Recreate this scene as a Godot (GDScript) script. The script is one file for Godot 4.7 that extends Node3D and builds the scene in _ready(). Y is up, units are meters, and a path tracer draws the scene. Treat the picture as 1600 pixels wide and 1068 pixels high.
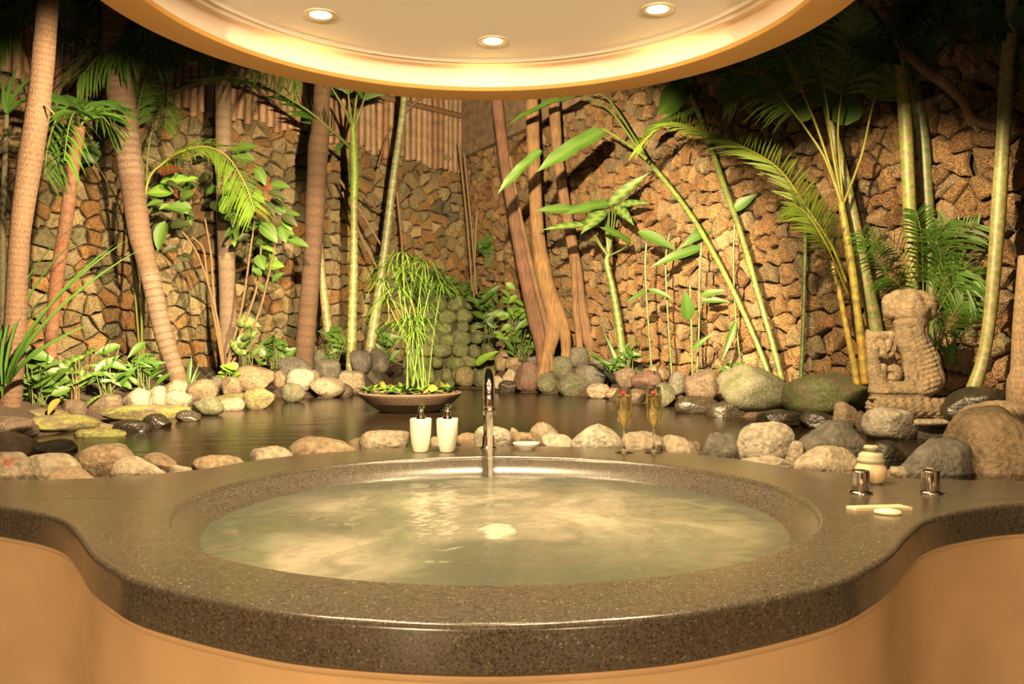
extends Node3D
# A round terrazzo whirlpool tub under a circular ceiling, looking out on a walled garden pond at night.

const EYE := 1.034          # height of the lens above the room floor
const LENS := 1317.0        # focal length in pixels of a 1600 x 1068 frame
const TUB := Vector2(-0.043, 2.36)   # centre of the tub: x, depth in front of the lens
const RIM := 0.60           # top of the tub rim
const POND := 0.534         # level of the pond water

var M := {}
var used := {}
var rng := RandomNumberGenerator.new()
var noise := FastNoiseLite.new()
var rock_spots := []        # [centre, half width, bottom] of rocks that the bank must carry


class Builder:
	var v := PackedVector3Array()
	var c := PackedColorArray()
	var f := PackedInt32Array()
	func add(p: Vector3, col := Color.WHITE) -> int:
		v.append(p)
		c.append(col)
		return v.size() - 1
	func tri(a: int, b: int, d: int) -> void:
		f.append(a)
		f.append(b)
		f.append(d)
	func quad(a: int, b: int, d: int, e: int) -> void:
		tri(a, b, d)
		tri(a, d, e)
	func mesh(flat := false) -> ArrayMesh:
		var pv := v
		var pc := c
		var pf := f
		if flat:
			pv = PackedVector3Array()
			pc = PackedColorArray()
			pf = PackedInt32Array()
			for i in f.size():
				pv.append(v[f[i]])
				pc.append(c[f[i]])
				pf.append(i)
		var n := PackedVector3Array()
		n.resize(pv.size())
		for i in range(0, pf.size(), 3):
			var a := pf[i]
			var b := pf[i + 1]
			var d := pf[i + 2]
			var w := (pv[b] - pv[a]).cross(pv[d] - pv[a])
			n[a] += w
			n[b] += w
			n[d] += w
		for i in n.size():
			n[i] = n[i].normalized() if n[i].length_squared() > 1e-20 else Vector3.UP
		for i in range(0, pf.size(), 3):
			var t := pf[i + 1]
			pf[i + 1] = pf[i + 2]
			pf[i + 2] = t
		var arr := []
		arr.resize(Mesh.ARRAY_MAX)
		arr[Mesh.ARRAY_VERTEX] = pv
		arr[Mesh.ARRAY_NORMAL] = n
		arr[Mesh.ARRAY_COLOR] = pc
		arr[Mesh.ARRAY_INDEX] = pf
		var m := ArrayMesh.new()
		m.add_surface_from_arrays(Mesh.PRIMITIVE_TRIANGLES, arr)
		return m


# ------------------------------------------------------------------ helpers: nodes
func numbered(called: String) -> String:
	var k: int = used.get(called, -1) + 1
	used[called] = k
	return called if k == 0 else "%s_%03d" % [called, k]


func describe(o: Node3D, label: String, category: String, group := "", kind := "") -> void:
	if label:
		o.set_meta("label", label)
	if category:
		o.set_meta("category", category)
	if group:
		o.set_meta("group", group)
	if kind:
		o.set_meta("kind", kind)


func thing(called: String, label: String, category: String, where: Vector3, group := "") -> Node3D:
	var o := Node3D.new()
	o.name = numbered(called)
	add_child(o)
	o.position = where
	describe(o, label, category, group)
	return o


func offset_of(o: Node) -> Vector3:
	var off := Vector3.ZERO
	while o != self and o is Node3D:
		off += o.position
		o = o.get_parent()
	return off


# one mesh under a parent; the vertices are given in world space and moved into the parent's axes
func part(parent: Node3D, called: String, b: Builder, m: Material, flat := false) -> MeshInstance3D:
	var o := MeshInstance3D.new()
	var off := offset_of(parent)
	if off != Vector3.ZERO:
		for i in b.v.size():
			b.v[i] -= off
	o.mesh = b.mesh(flat)
	o.material_override = m
	o.name = called
	parent.add_child(o, true)
	return o


func lone(called: String, b: Builder, m: Material, label: String, category: String, group := "", kind := "", flat := false) -> MeshInstance3D:
	var o := MeshInstance3D.new()
	var lo := Vector3(1e9, 1e9, 1e9)
	var hi := -lo
	for p in b.v:
		lo = lo.min(p)
		hi = hi.max(p)
	var base := Vector3((lo.x + hi.x) / 2, lo.y, (lo.z + hi.z) / 2)
	for i in b.v.size():
		b.v[i] -= base
	o.mesh = b.mesh(flat)
	o.material_override = m
	o.name = numbered(called)
	add_child(o)
	o.position = base
	describe(o, label, category, group, kind)
	return o


func spot(u: float, v: float, depth: float) -> Vector3:
	return Vector3((u - 800.0) * depth / LENS, EYE - (v - 534.0) * depth / LENS, -depth)


# ------------------------------------------------------------------ helpers: shapes
func smooth_path(p: PackedVector3Array, steps: int) -> PackedVector3Array:
	var out := PackedVector3Array()
	var n := p.size()
	for i in n - 1:
		var a := p[maxi(i - 1, 0)]
		var d := p[mini(i + 2, n - 1)]
		for k in steps:
			out.append(p[i].cubic_interpolate(p[i + 1], a, d, float(k) / steps))
	out.append(p[n - 1])
	return out


func tube(b: Builder, p: PackedVector3Array, r: PackedFloat32Array, sides: int, cols: PackedColorArray) -> void:
	var n := p.size()
	var t := (p[1] - p[0]).normalized()
	var x := t.cross(Vector3.UP if absf(t.y) < 0.9 else Vector3.RIGHT).normalized()
	var first := b.v.size()
	for i in n:
		var nt := (p[mini(i + 1, n - 1)] - p[maxi(i - 1, 0)]).normalized()
		x = (x - nt * x.dot(nt)).normalized()
		var y := nt.cross(x)
		for k in sides:
			var a := TAU * k / sides
			b.add(p[i] + (x * cos(a) + y * sin(a)) * r[i], cols[mini(i, cols.size() - 1)])
	for i in n - 1:
		for k in sides:
			var k2 := (k + 1) % sides
			var q := first + i * sides
			b.quad(q + k, q + k2, q + sides + k2, q + sides + k)
	var c0 := b.add(p[0], cols[0])
	var c1 := b.add(p[n - 1], cols[mini(n - 1, cols.size() - 1)])
	for k in sides:
		var k2 := (k + 1) % sides
		b.tri(c0, first + k2, first + k)
		b.tri(c1, first + (n - 1) * sides + k, first + (n - 1) * sides + k2)


func rod(b: Builder, p: PackedVector3Array, r0: float, r1: float, sides: int, col: Color) -> void:
	var r := PackedFloat32Array()
	for i in p.size():
		r.append(lerpf(r0, r1, float(i) / maxi(p.size() - 1, 1)))
	tube(b, p, r, sides, PackedColorArray([col]))


# profile: points (radius, height) from bottom outside upwards; outward normals when the profile runs upwards
func lathe(b: Builder, where: Vector3, profile: Array, sides: int, col := Color.WHITE, squash := 1.0) -> void:
	var first := b.v.size()
	for q in profile:
		for k in sides:
			var a := TAU * k / sides
			b.add(where + Vector3(cos(a) * q.x, q.y, -sin(a) * q.x * squash), col)
	for i in profile.size() - 1:
		for k in sides:
			var k2 := (k + 1) % sides
			var s := first + i * sides
			b.quad(s + k, s + k2, s + sides + k2, s + sides + k)


func box(b: Builder, lo: Vector3, hi: Vector3, col := Color.WHITE) -> void:
	var s := b.v.size()
	for i in 8:
		b.add(Vector3(hi.x if i & 1 else lo.x, hi.y if i & 2 else lo.y, hi.z if i & 4 else lo.z), col)
	for q in [[0, 2, 3, 1], [4, 5, 7, 6], [0, 1, 5, 4], [2, 6, 7, 3], [0, 4, 6, 2], [1, 3, 7, 5]]:
		b.quad(s + q[0], s + q[1], s + q[2], s + q[3])


# a leaf of length 1 along +x, lying in x-z, its upper face to +y
func leaf_mesh(shape: String, droop: float, fold: float, edge: Color, rib: Color, wave := 0.0) -> ArrayMesh:
	var b := Builder.new()
	var n := 10
	for i in n + 1:
		var t := float(i) / n
		var w := 0.0
		match shape:
			"oval": w = 0.5 * pow(sin(PI * pow(t, 0.85)), 0.8)
			"lance": w = 0.5 * sin(PI * pow(t, 0.7))
			"heart": w = 0.5 * pow(sin(PI * minf(1.0, pow(t, 0.6) * 0.97 + 0.03)), 0.7)
			"blade": w = 0.5 * pow(minf(1.0, t * 6.0 + 0.25), 0.7) * pow(1.0 - t, 0.55)
			"strap": w = 0.5 * minf(1.0, t * 9.0 + 0.3) * minf(1.0, (1.0 - t) * 4.0)
		var y := -droop * t * t
		for k in 5:
			var s := (k - 2) / 2.0
			var col := edge.lerp(rib, clampf(1.0 - absf(s) * 1.6, 0, 1))
			if shape == "heart" and absf(s) < 0.75 and t > 0.1 and t < 0.85:
				col = rib if (k + i) % 2 == 0 or k == 2 else col
			if shape == "lance" and rib.g > edge.g * 1.7 and absf(s) > 0.2 and absf(s) < 0.9:
				col = rib if i % 2 == 0 else edge
			b.add(Vector3(t, y + fold * absf(s) * w + wave * sin(t * 17.0) * absf(s) * w, s * w * 1.05), col)
	for i in n:
		for k in 4:
			var q := i * 5 + k
			b.quad(q, q + 1, q + 6, q + 5)
	return b.mesh()


func put_leaf(parent: Node3D, m: Mesh, mat: Material, from: Vector3, to: Vector3, width: float, up := Vector3.UP, called := "leaf") -> MeshInstance3D:
	var o := MeshInstance3D.new()
	o.mesh = m
	o.material_override = mat
	o.name = called
	parent.add_child(o, true)
	var x := to - from
	var z := x.cross(up)
	z = z.normalized() if z.length() > 1e-5 else Vector3.BACK
	var y := z.cross(x).normalized()
	o.transform = Transform3D(Basis(x, y * x.length(), z * width), from - offset_of(parent))
	return o


# one narrow leaflet, bending down
func leaflet(b: Builder, from: Vector3, dir: Vector3, side: Vector3, length: float, width: float, droop: float, col: Color) -> void:
	var s := b.v.size()
	var ts := [0.0, 0.3, 0.65, 1.0]
	var ws := [0.35, 1.0, 0.75, 0.0]
	for i in 4:
		var t: float = ts[i]
		var p := from + dir * length * t + Vector3.DOWN * droop * length * t * t
		var cc := col * (0.9 + 0.25 * t)
		if i < 3:
			b.add(p - side * width * ws[i] * 0.5, cc)
			b.add(p + side * width * ws[i] * 0.5, cc)
		else:
			b.add(p, cc)
	b.quad(s, s + 1, s + 3, s + 2)
	b.quad(s + 2, s + 3, s + 5, s + 4)
	b.tri(s + 4, s + 5, s + 6)


# a feather frond along a path: rachis mesh with its leaflets as a child
func frond(parent: Node3D, path: PackedVector3Array, r0: float, length: float, width: float, pairs: int, col: Color, stem: Color, droop := 0.35, start := 0.25, sweep := 0.9, normal := Vector3.ZERO) -> void:
	var p := smooth_path(path, 8)
	var b := Builder.new()
	rod(b, p, r0, r0 * 0.25, 5, stem)
	var rachis := part(parent, "frond", b, M.leafy)
	var l := Builder.new()
	var n := p.size() - 1
	for k in pairs:
		var t := start + (1.0 - start) * (k + 0.5) / pairs
		var i := mini(int(t * n), n - 1)
		var q := p[i].lerp(p[i + 1], t * n - i)
		var tan := (p[i + 1] - p[i]).normalized()
		var nn := normal if normal != Vector3.ZERO else Vector3.UP
		var side := tan.cross(nn).normalized()
		var up := side.cross(tan).normalized()
		var u := (t - start) / (1.0 - start)
		var ll := length * (0.35 + 0.65 * sin(PI * minf(1.0, 0.18 + u * 0.72)))
		for s: float in [-1.0, 1.0]:
			var d := (tan * sweep + side * s * 1.0 + up * 0.25).normalized()
			d = (d + Vector3(rng.randf() - 0.5, rng.randf() - 0.5, rng.randf() - 0.5) * 0.18).normalized()
			var cc := col * rng.randf_range(0.8, 1.2)
			leaflet(l, q, d, tan.lerp(up, 0.35).normalized(), ll * rng.randf_range(0.88, 1.08), width, droop * rng.randf_range(0.7, 1.3), cc)
	var o := part(rachis, "leaflets", l, M.leafy)
	o.set_meta("kind", "stuff")


# a stem through points [u, v, depth, width in picture units]; with ring marks every `gap` metres
func stem(parent: Node3D, called: String, pts: Array, col: Color, ring: Color, gap: float, bump: float, m: Material, sides := 14, rough := 0.05, blotch := Color(0, 0, 0, 0)) -> MeshInstance3D:
	var p := PackedVector3Array()
	var r := PackedFloat32Array()
	for q in pts:
		p.append(spot(q[0], q[1], q[2]))
		r.append(q[3] * 0.5 * q[2] / LENS)
	# resample evenly
	var dense := smooth_path(p, 12)
	var total := 0.0
	for i in dense.size() - 1:
		total += dense[i].distance_to(dense[i + 1])
	var ds := clampf(gap / 5.0, 0.008, 0.05) if gap > 0 else 0.04
	var steps := clampi(int(total / ds), 6, 420)
	var pp := PackedVector3Array()
	var rr := PackedFloat32Array()
	var cc := PackedColorArray()
	var acc := 0.0
	var j := 0
	var seed_off := rng.randf() * 50.0
	for k in steps + 1:
		var want := total * k / steps
		while j < dense.size() - 2 and acc + dense[j].distance_to(dense[j + 1]) < want:
			acc += dense[j].distance_to(dense[j + 1])
			j += 1
		var seg := dense[j].distance_to(dense[j + 1])
		var u := clampf((want - acc) / maxf(seg, 1e-6), 0, 1)
		pp.append(dense[j].lerp(dense[j + 1], u))
		var s := (j + u) / 12.0
		var i := mini(int(s), r.size() - 2)
		var rad := lerpf(r[i], r[i + 1], s - i)
		var ph := 0.5
		if gap > 0:
			ph = fposmod(want / gap + 0.25 * noise.get_noise_1d(want * 9.0 + seed_off), 1.0)
		var edge := clampf(1.0 - minf(ph, 1.0 - ph) * 4.0, 0, 1)
		rad *= 1.0 + bump * edge + rough * noise.get_noise_2d(want * 20.0, seed_off)
		rr.append(rad)
		var shade := 1.0 + 0.22 * noise.get_noise_2d(want * 25.0, seed_off + 9.0)
		var base := col
		if blotch.a > 0 and noise.get_noise_2d(want * 12.0, seed_off + 30.0) > 0.12:
			base = col.lerp(blotch, 0.7)
		cc.append(base.lerp(ring, edge if gap > 0 else 0.0) * shade)
	var b := Builder.new()
	tube(b, pp, rr, sides, cc)
	# uneven bark
	if rough > 0:
		for i in b.v.size():
			b.v[i] += Vector3(noise.get_noise_3dv(b.v[i] * 60.0), 0, noise.get_noise_3dv(b.v[i] * 60.0 + Vector3(31, 0, 0))) * rough * 0.12 * r[0]
	return part(parent, called, b, m)


# ------------------------------------------------------------------ materials
func speckle(seed_: int, freq: float, lo: float, hi: float, oct := 4, size := 512) -> NoiseTexture2D:
	var n := FastNoiseLite.new()
	n.seed = seed_
	n.noise_type = FastNoiseLite.TYPE_SIMPLEX_SMOOTH
	n.frequency = freq
	n.fractal_octaves = oct
	var t := NoiseTexture2D.new()
	t.width = size
	t.height = size
	t.seamless = true
	t.noise = n
	var g := Gradient.new()
	g.set_color(0, Color(lo, lo, lo))
	g.set_color(1, Color(hi, hi, hi))
	t.color_ramp = g
	return t


func mat(col: Color, rough: float, tex: Texture2D = null, scale := 1.0, bump: Texture2D = null, depth := 0.0, vertex := true) -> StandardMaterial3D:
	var m := StandardMaterial3D.new()
	m.albedo_color = col
	m.roughness = rough
	m.vertex_color_use_as_albedo = vertex
	if tex or bump:
		m.uv1_triplanar = true
		m.uv1_world_triplanar = true
		m.uv1_scale = Vector3(scale, scale, scale)
	if tex:
		m.albedo_texture = tex
	if bump:
		m.heightmap_enabled = true
		m.heightmap_texture = bump
		m.heightmap_scale = depth
	return m


func make_materials() -> void:
	var grain := speckle(3, 0.03, 0.55, 1.0, 5)
	var coarse := speckle(8, 0.012, 0.6, 1.0, 5)
	var pits := speckle(5, 0.045, 0.0, 1.0, 4)
	M.coral = mat(Color.WHITE, 0.95, speckle(31, 0.035, 0.42, 1.0, 5), 3.4, pits, 3.0)
	M.rock = mat(Color.WHITE, 0.78, grain, 2.2, pits, 0.5)
	M.wet_rock = mat(Color.WHITE, 0.4, grain, 2.2, pits, 0.5)
	M.carved = mat(Color.WHITE, 0.95, grain, 3.0, pits, 0.35)
	M.bark = mat(Color.WHITE, 0.85, grain, 5.0, pits, 0.5)
	M.bark.uv1_scale = Vector3(6, 2.2, 6)
	M.wood = mat(Color.WHITE, 0.8, coarse, 3.0, pits, 0.6)
	M.wood.uv1_scale = Vector3(9, 0.9, 9)
	M.cane = mat(Color.WHITE, 0.5, coarse, 4.0)
	M.bamboo = mat(Color.WHITE, 0.6, coarse, 5.0)
	M.bamboo.uv1_scale = Vector3(14, 1.2, 14)
	M.soil = mat(Color(0.30, 0.22, 0.15), 1.0, grain, 2.0, pits, 2.0)
	M.leafy = mat(Color(0.72, 0.74, 0.65), 0.5, null)
	M.leafy.backlight_enabled = true
	M.leafy.backlight = Color(0.35, 0.42, 0.2)
	M.concrete = mat(Color(0.55, 0.46, 0.36), 0.9, coarse, 1.2, pits, 0.2)
	# terrazzo: dark cement full of small pale chips
	var im := Image.create(512, 512, false, Image.FORMAT_RGB8)
	var hm := Image.create(512, 512, false, Image.FORMAT_RGB8)
	im.fill(Color(0.33, 0.315, 0.285))
	hm.fill(Color(0.5, 0.5, 0.5))
	var q := RandomNumberGenerator.new()
	q.seed = 77
	for k in 60000:
		var x := q.randi() % 512
		var y := q.randi() % 512
		var g := q.randf()
		var col := Color(0.15, 0.14, 0.125).lerp(Color(0.47, 0.445, 0.40), g * g) if g < 0.97 else Color(0.60, 0.57, 0.51)
		for dx in 1 + q.randi() % 2:
			for dy in 1 + q.randi() % 2:
				im.set_pixel((x + dx) % 512, (y + dy) % 512, col)
	M.terrazzo = mat(Color(0.90, 0.86, 0.82), 0.24, ImageTexture.create_from_image(im), 1.2, null, 0.0, false)
	M.terrazzo.metallic_specular = 0.5
	M.plaster = mat(Color(0.74, 0.61, 0.46), 0.75, speckle(21, 0.01, 0.86, 1.0, 4), 0.6, null, 0.0, false)
	M.paint = mat(Color(0.92, 0.87, 0.80), 0.85, null, 1, null, 0, false)
	M.ochre = mat(Color(0.78, 0.58, 0.30), 0.8, null, 1, null, 0, false)
	M.floor_tile = mat(Color(0.62, 0.52, 0.40), 0.5, coarse, 1.0, null, 0, false)
	M.chrome = mat(Color(0.86, 0.84, 0.82), 0.06, null, 1, null, 0, false)
	M.chrome.metallic = 1.0
	M.ceramic = mat(Color(0.95, 0.93, 0.86), 0.25, null, 1, null, 0, false)
	M.cream = mat(Color(0.80, 0.70, 0.56), 0.35, null, 1, null, 0, false)
	M.frosted = mat(Color(0.62, 0.61, 0.50), 0.45, null, 1, null, 0, false)
	M.soap = mat(Color(0.93, 0.86, 0.68), 0.5, null, 1, null, 0, false)
	M.dark_metal = mat(Color(0.12, 0.11, 0.10), 0.5, null, 1, null, 0, false)
	M.planter = mat(Color(0.42, 0.34, 0.26), 0.85, grain, 4.0, pits, 0.4, false)
	M.berry = mat(Color(0.85, 0.16, 0.12), 0.4, null, 1, null, 0, false)
	M.glass = StandardMaterial3D.new()
	M.glass.albedo_color = Color(1, 1, 1, 0.0)
	M.glass.transparency = BaseMaterial3D.TRANSPARENCY_ALPHA
	M.glass.roughness = 0.0
	M.glass.refraction_enabled = true
	M.glass.refraction_scale = 0.05
	M.wine = M.glass.duplicate()
	M.wine.albedo_color = Color(1.0, 0.94, 0.68, 0.07)
	M.wine.refraction_scale = 0.034
	M.flute = M.glass
	M.stream = M.glass.duplicate()
	M.stream.albedo_color = Color(0.95, 0.93, 0.88, 0.25)
	M.stream.refraction_scale = 0.033
	# whirlpool water: clouded by air, seen partly through
	M.bath = StandardMaterial3D.new()
	M.bath.vertex_color_use_as_albedo = true
	M.bath.roughness = 0.12
	M.bath.albedo_color = Color(1, 1, 1, 0.93)
	M.bath.transparency = BaseMaterial3D.TRANSPARENCY_ALPHA
	M.bath.refraction_enabled = true
	M.bath.refraction_scale = 0.033
	M.pond = mat(Color(0.13, 0.10, 0.065), 0.2, null, 1.0, null, 0.0, false)
	M.pond.metallic_specular = 0.22
	M.lamp = StandardMaterial3D.new()
	M.lamp.emission_enabled = true
	M.lamp.emission = Color(1.0, 0.83, 0.5)
	M.lamp.emission_energy_multiplier = 9.0
	M.lamp.albedo_color = Color(0.9, 0.85, 0.7)


func lamp_glow(col: Color, strength: float) -> StandardMaterial3D:
	var m: StandardMaterial3D = M.lamp.duplicate()
	m.emission = col
	m.emission_energy_multiplier = strength
	return m


# ------------------------------------------------------------------ the tub
func tub_outline() -> PackedVector2Array:
	# x and depth relative to the tub centre, anticlockwise seen from above with depth up, starting at the front
	var half := [[0, -1.066], [0.244, -1.034], [0.413, -0.969], [0.617, -0.848], [0.735, -0.735], [0.83, -0.62], [0.937, -0.461], [1.058, -0.304], [1.215, -0.187], [1.43, -0.095], [1.8, -0.06], [2.35, -0.055],
		[2.35, 0.29], [1.8, 0.29], [1.5, 0.30], [1.24, 0.36], [1.03, 0.52], [0.86, 0.80], [0.48, 1.08], [0, 1.17]]
	var ring := PackedVector3Array()
	for p in half:
		ring.append(Vector3(p[0], 0, p[1]))
	for i in range(half.size() - 2, 0, -1):
		ring.append(Vector3(-half[i][0], 0, half[i][1]))
	var out := PackedVector2Array()
	var n := ring.size()
	for i in n:
		var a := ring[i]
		var b := ring[(i + 1) % n]
		var straight := absf(a.x) > 2.3 and absf(b.x) > 2.3
		var steps := 6 if straight else 9
		for k in steps:
			var t := float(k) / steps
			var q := a.lerp(b, t)
			if not straight:
				var pre := ring[(i + n - 1) % n]
				var post := ring[(i + 2) % n]
				if absf(a.x) > 2.3:
					pre = a
				if absf(b.x) > 2.3:
					post = b
				q = a.cubic_interpolate(b, pre, post, t)
			out.append(Vector2(q.x, q.z))
	return out


func inset(o: PackedVector2Array, by: float) -> PackedVector2Array:
	var out := PackedVector2Array()
	var n := o.size()
	for i in n:
		var t := (o[(i + 1) % n] - o[(i + n - 1) % n]).normalized()
		out.append(o[i] + Vector2(-t.y, t.x) * by)
	return out


func make_tub() -> void:
	var t := thing("whirlpool_tub", "round dark grey speckled terrazzo whirlpool tub with curved plaster front", "bathtub", Vector3(TUB.x, 0, -TUB.y))
	var o := tub_outline()
	var n := o.size()
	var c := Vector3(TUB.x, 0, -TUB.y)
	var rings := []
	# from the plaster outwards round the edge of the slab to the inner lip
	var prof := [[0.05, RIM - 0.082], [0.006, RIM - 0.082], [0.0, RIM - 0.076], [0.0, RIM - 0.012], [0.0015, RIM - 0.006], [0.005, RIM - 0.002], [0.011, RIM]]
	var b := Builder.new()
	for q in prof:
		var s := inset(o, q[0])
		var ring := []
		for p in s:
			ring.append(b.add(c + Vector3(p.x, q[1], -p.y)))
		rings.append(ring)
	for f in [0.45, 0.0]:
		var ring := []
		var s := inset(o, 0.011)
		for p in s:
			var inner := p.normalized() * 0.858
			ring.append(b.add(c + Vector3(lerpf(inner.x, p.x, f), RIM, -lerpf(inner.y, p.y, f))))
		rings.append(ring)
	for q in [[0.853, -0.002], [0.849, -0.007], [0.846, -0.013]]:
		var ring := []
		for p in o:
			var inner := p.normalized() * float(q[0])
			ring.append(b.add(c + Vector3(inner.x, RIM + q[1], -inner.y)))
		rings.append(ring)
	for i in rings.size() - 1:
		for k in n:
			b.quad(rings[i][k], rings[i][(k + 1) % n], rings[i + 1][(k + 1) % n], rings[i + 1][k])
	part(t, "rim_slab", b, M.terrazzo)
	b = Builder.new()
	lathe(b, c, [Vector2(0.0, 0.06), Vector2(0.45, 0.06), Vector2(0.58, 0.09), Vector2(0.64, 0.15), Vector2(0.70, 0.36), Vector2(0.755, 0.50), Vector2(0.785, RIM - 0.055), Vector2(0.82, RIM - 0.03), Vector2(0.846, RIM - 0.013)], 96)
	for i in range(0, b.f.size(), 3):     # seen from inside
		var x := b.f[i + 1]
		b.f[i + 1] = b.f[i + 2]
		b.f[i + 2] = x
	part(t, "basin", b, M.terrazzo)
	b = Builder.new()
	var ws := inset(o, 0.02)
	var lip := inset(o, 0.008)
	for k in n:
		b.add(c + Vector3(ws[k].x, 0, -ws[k].y))
		b.add(c + Vector3(ws[k].x, RIM - 0.096, -ws[k].y))
		b.add(c + Vector3(lip[k].x, RIM - 0.094, -lip[k].y))
		b.add(c + Vector3(lip[k].x, RIM - 0.083, -lip[k].y))
	for k in n:
		var p := k * 4
		var q := ((k + 1) % n) * 4
		for j in 3:
			b.quad(p + j, q + j, q + j + 1, p + j + 1)
	part(t, "plaster_front", b, M.plaster)
	# underwater lamp in the floor of the basin
	b = Builder.new()
	var at := c + Vector3(0.0, 0.065, -0.30)
	lathe(b, at, [Vector2(0.075, 0.0), Vector2(0.075, 0.012), Vector2(0.06, 0.018), Vector2(0.055, 0.014)], 24)
	var ring_ := part(t, "lamp_ring", b, M.chrome)
	ring_.set_meta("label", "chrome ring of the underwater lamp")
	b = Builder.new()
	lathe(b, at, [Vector2(0.056, 0.01), Vector2(0.04, 0.02), Vector2(0.0, 0.024)], 24)
	part(t, "lamp_lens", b, lamp_glow(Color(1.0, 0.9, 0.55), 2.5))
	var l := OmniLight3D.new()
	l.light_color = Color(1.0, 0.92, 0.7)
	l.light_energy = 0.08
	l.light_size = 0.05
	l.omni_range = 8
	l.omni_attenuation = 2
	l.shadow_enabled = true
	l.name = "underwater_light"
	t.add_child(l)
	l.position = Vector3(0, 0.13, -0.30)


func make_bath_water() -> void:
	var b := Builder.new()
	var level := RIM - 0.062
	var n := 150
	var r := 0.79
	var ids := {}
	var dirt := FastNoiseLite.new()
	dirt.seed = 12
	dirt.frequency = 1.0
	dirt.fractal_octaves = 4
	# milky streaks of air round the jets: centre (x, depth from tub centre), size, strength
	var jets := [[-0.38, -0.42, 0.30, 0.95], [-0.45, 0.22, 0.30, 0.5], [-0.12, 0.30, 0.34, 0.75], [0.22, 0.02, 0.42, 0.9], [0.38, 0.25, 0.30, 0.6], [0.0, 0.62, 0.13, 0.9], [-0.15, -0.1, 0.3, 0.6], [0.5, -0.15, 0.3, 0.5]]
	for i in n + 1:
		for j in n + 1:
			var x := (i * 2.0 / n - 1.0) * r
			var z := (j * 2.0 / n - 1.0) * r
			if x * x + z * z > r * r:
				continue
			var warp := Vector2(dirt.get_noise_2d(x * 1.6, z * 1.6), dirt.get_noise_2d(x * 1.6 + 40, z * 1.6)) * 0.35
			var foam := 0.0
			for q in jets:
				var d := Vector2(x - q[0], z - q[1]) + warp * 0.5
				foam = maxf(foam, q[3] * exp(-d.length_squared() / (q[2] * q[2] * 0.55)))
			var streak := 0.5 + 0.75 * dirt.get_noise_2d((x + warp.x) * 4.0, (z + warp.y) * 2.2)
			streak += 0.22 * dirt.get_noise_2d((x + warp.x) * 20.0, z * 8.0)
			var k := clampf(foam * clampf(streak + 0.25, 0.1, 1.25), 0, 1)
			var y := level + 0.0035 * dirt.get_noise_2d(x * 6.0, z * 6.0) + 0.004 * foam * dirt.get_noise_2d(x * 22.0 + 7, z * 22.0)
			var col := Color(0.068, 0.074, 0.055).lerp(Color(0.31, 0.275, 0.21), k)
			ids[i * 1000 + j] = b.add(Vector3(TUB.x + x, y, -TUB.y - z), col)
	for i in n:
		for j in n:
			var q := [i * 1000 + j, (i + 1) * 1000 + j, (i + 1) * 1000 + j + 1, i * 1000 + j + 1]
			if q.all(func(e): return ids.has(e)):
				b.quad(ids[q[0]], ids[q[3]], ids[q[2]], ids[q[1]])
	for i in range(0, b.f.size(), 3):
		var a := b.f[i + 1]
		b.f[i + 1] = b.f[i + 2]
		b.f[i + 2] = a
	if (b.v[b.f[1]] - b.v[b.f[0]]).cross(b.v[b.f[2]] - b.v[b.f[0]]).y < 0:
		for i in range(0, b.f.size(), 3):
			var a := b.f[i + 1]
			b.f[i + 1] = b.f[i + 2]
			b.f[i + 2] = a
	lone("bath_water", b, M.bath, "cloudy grey green whirlpool water with pale foam filling the tub", "water", "", "stuff")


# ------------------------------------------------------------------ ceiling and room
func tag_structure(o: Node3D, label: String) -> Node3D:
	o.set_meta("kind", "structure")
	o.set_meta("label", label)
	return o


func slab(called: String, lo: Vector3, hi: Vector3, m: Material, label: String) -> void:
	var b := Builder.new()
	box(b, lo, hi)
	tag_structure(lone(called, b, m, label, "", "", "structure", true), label)


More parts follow.
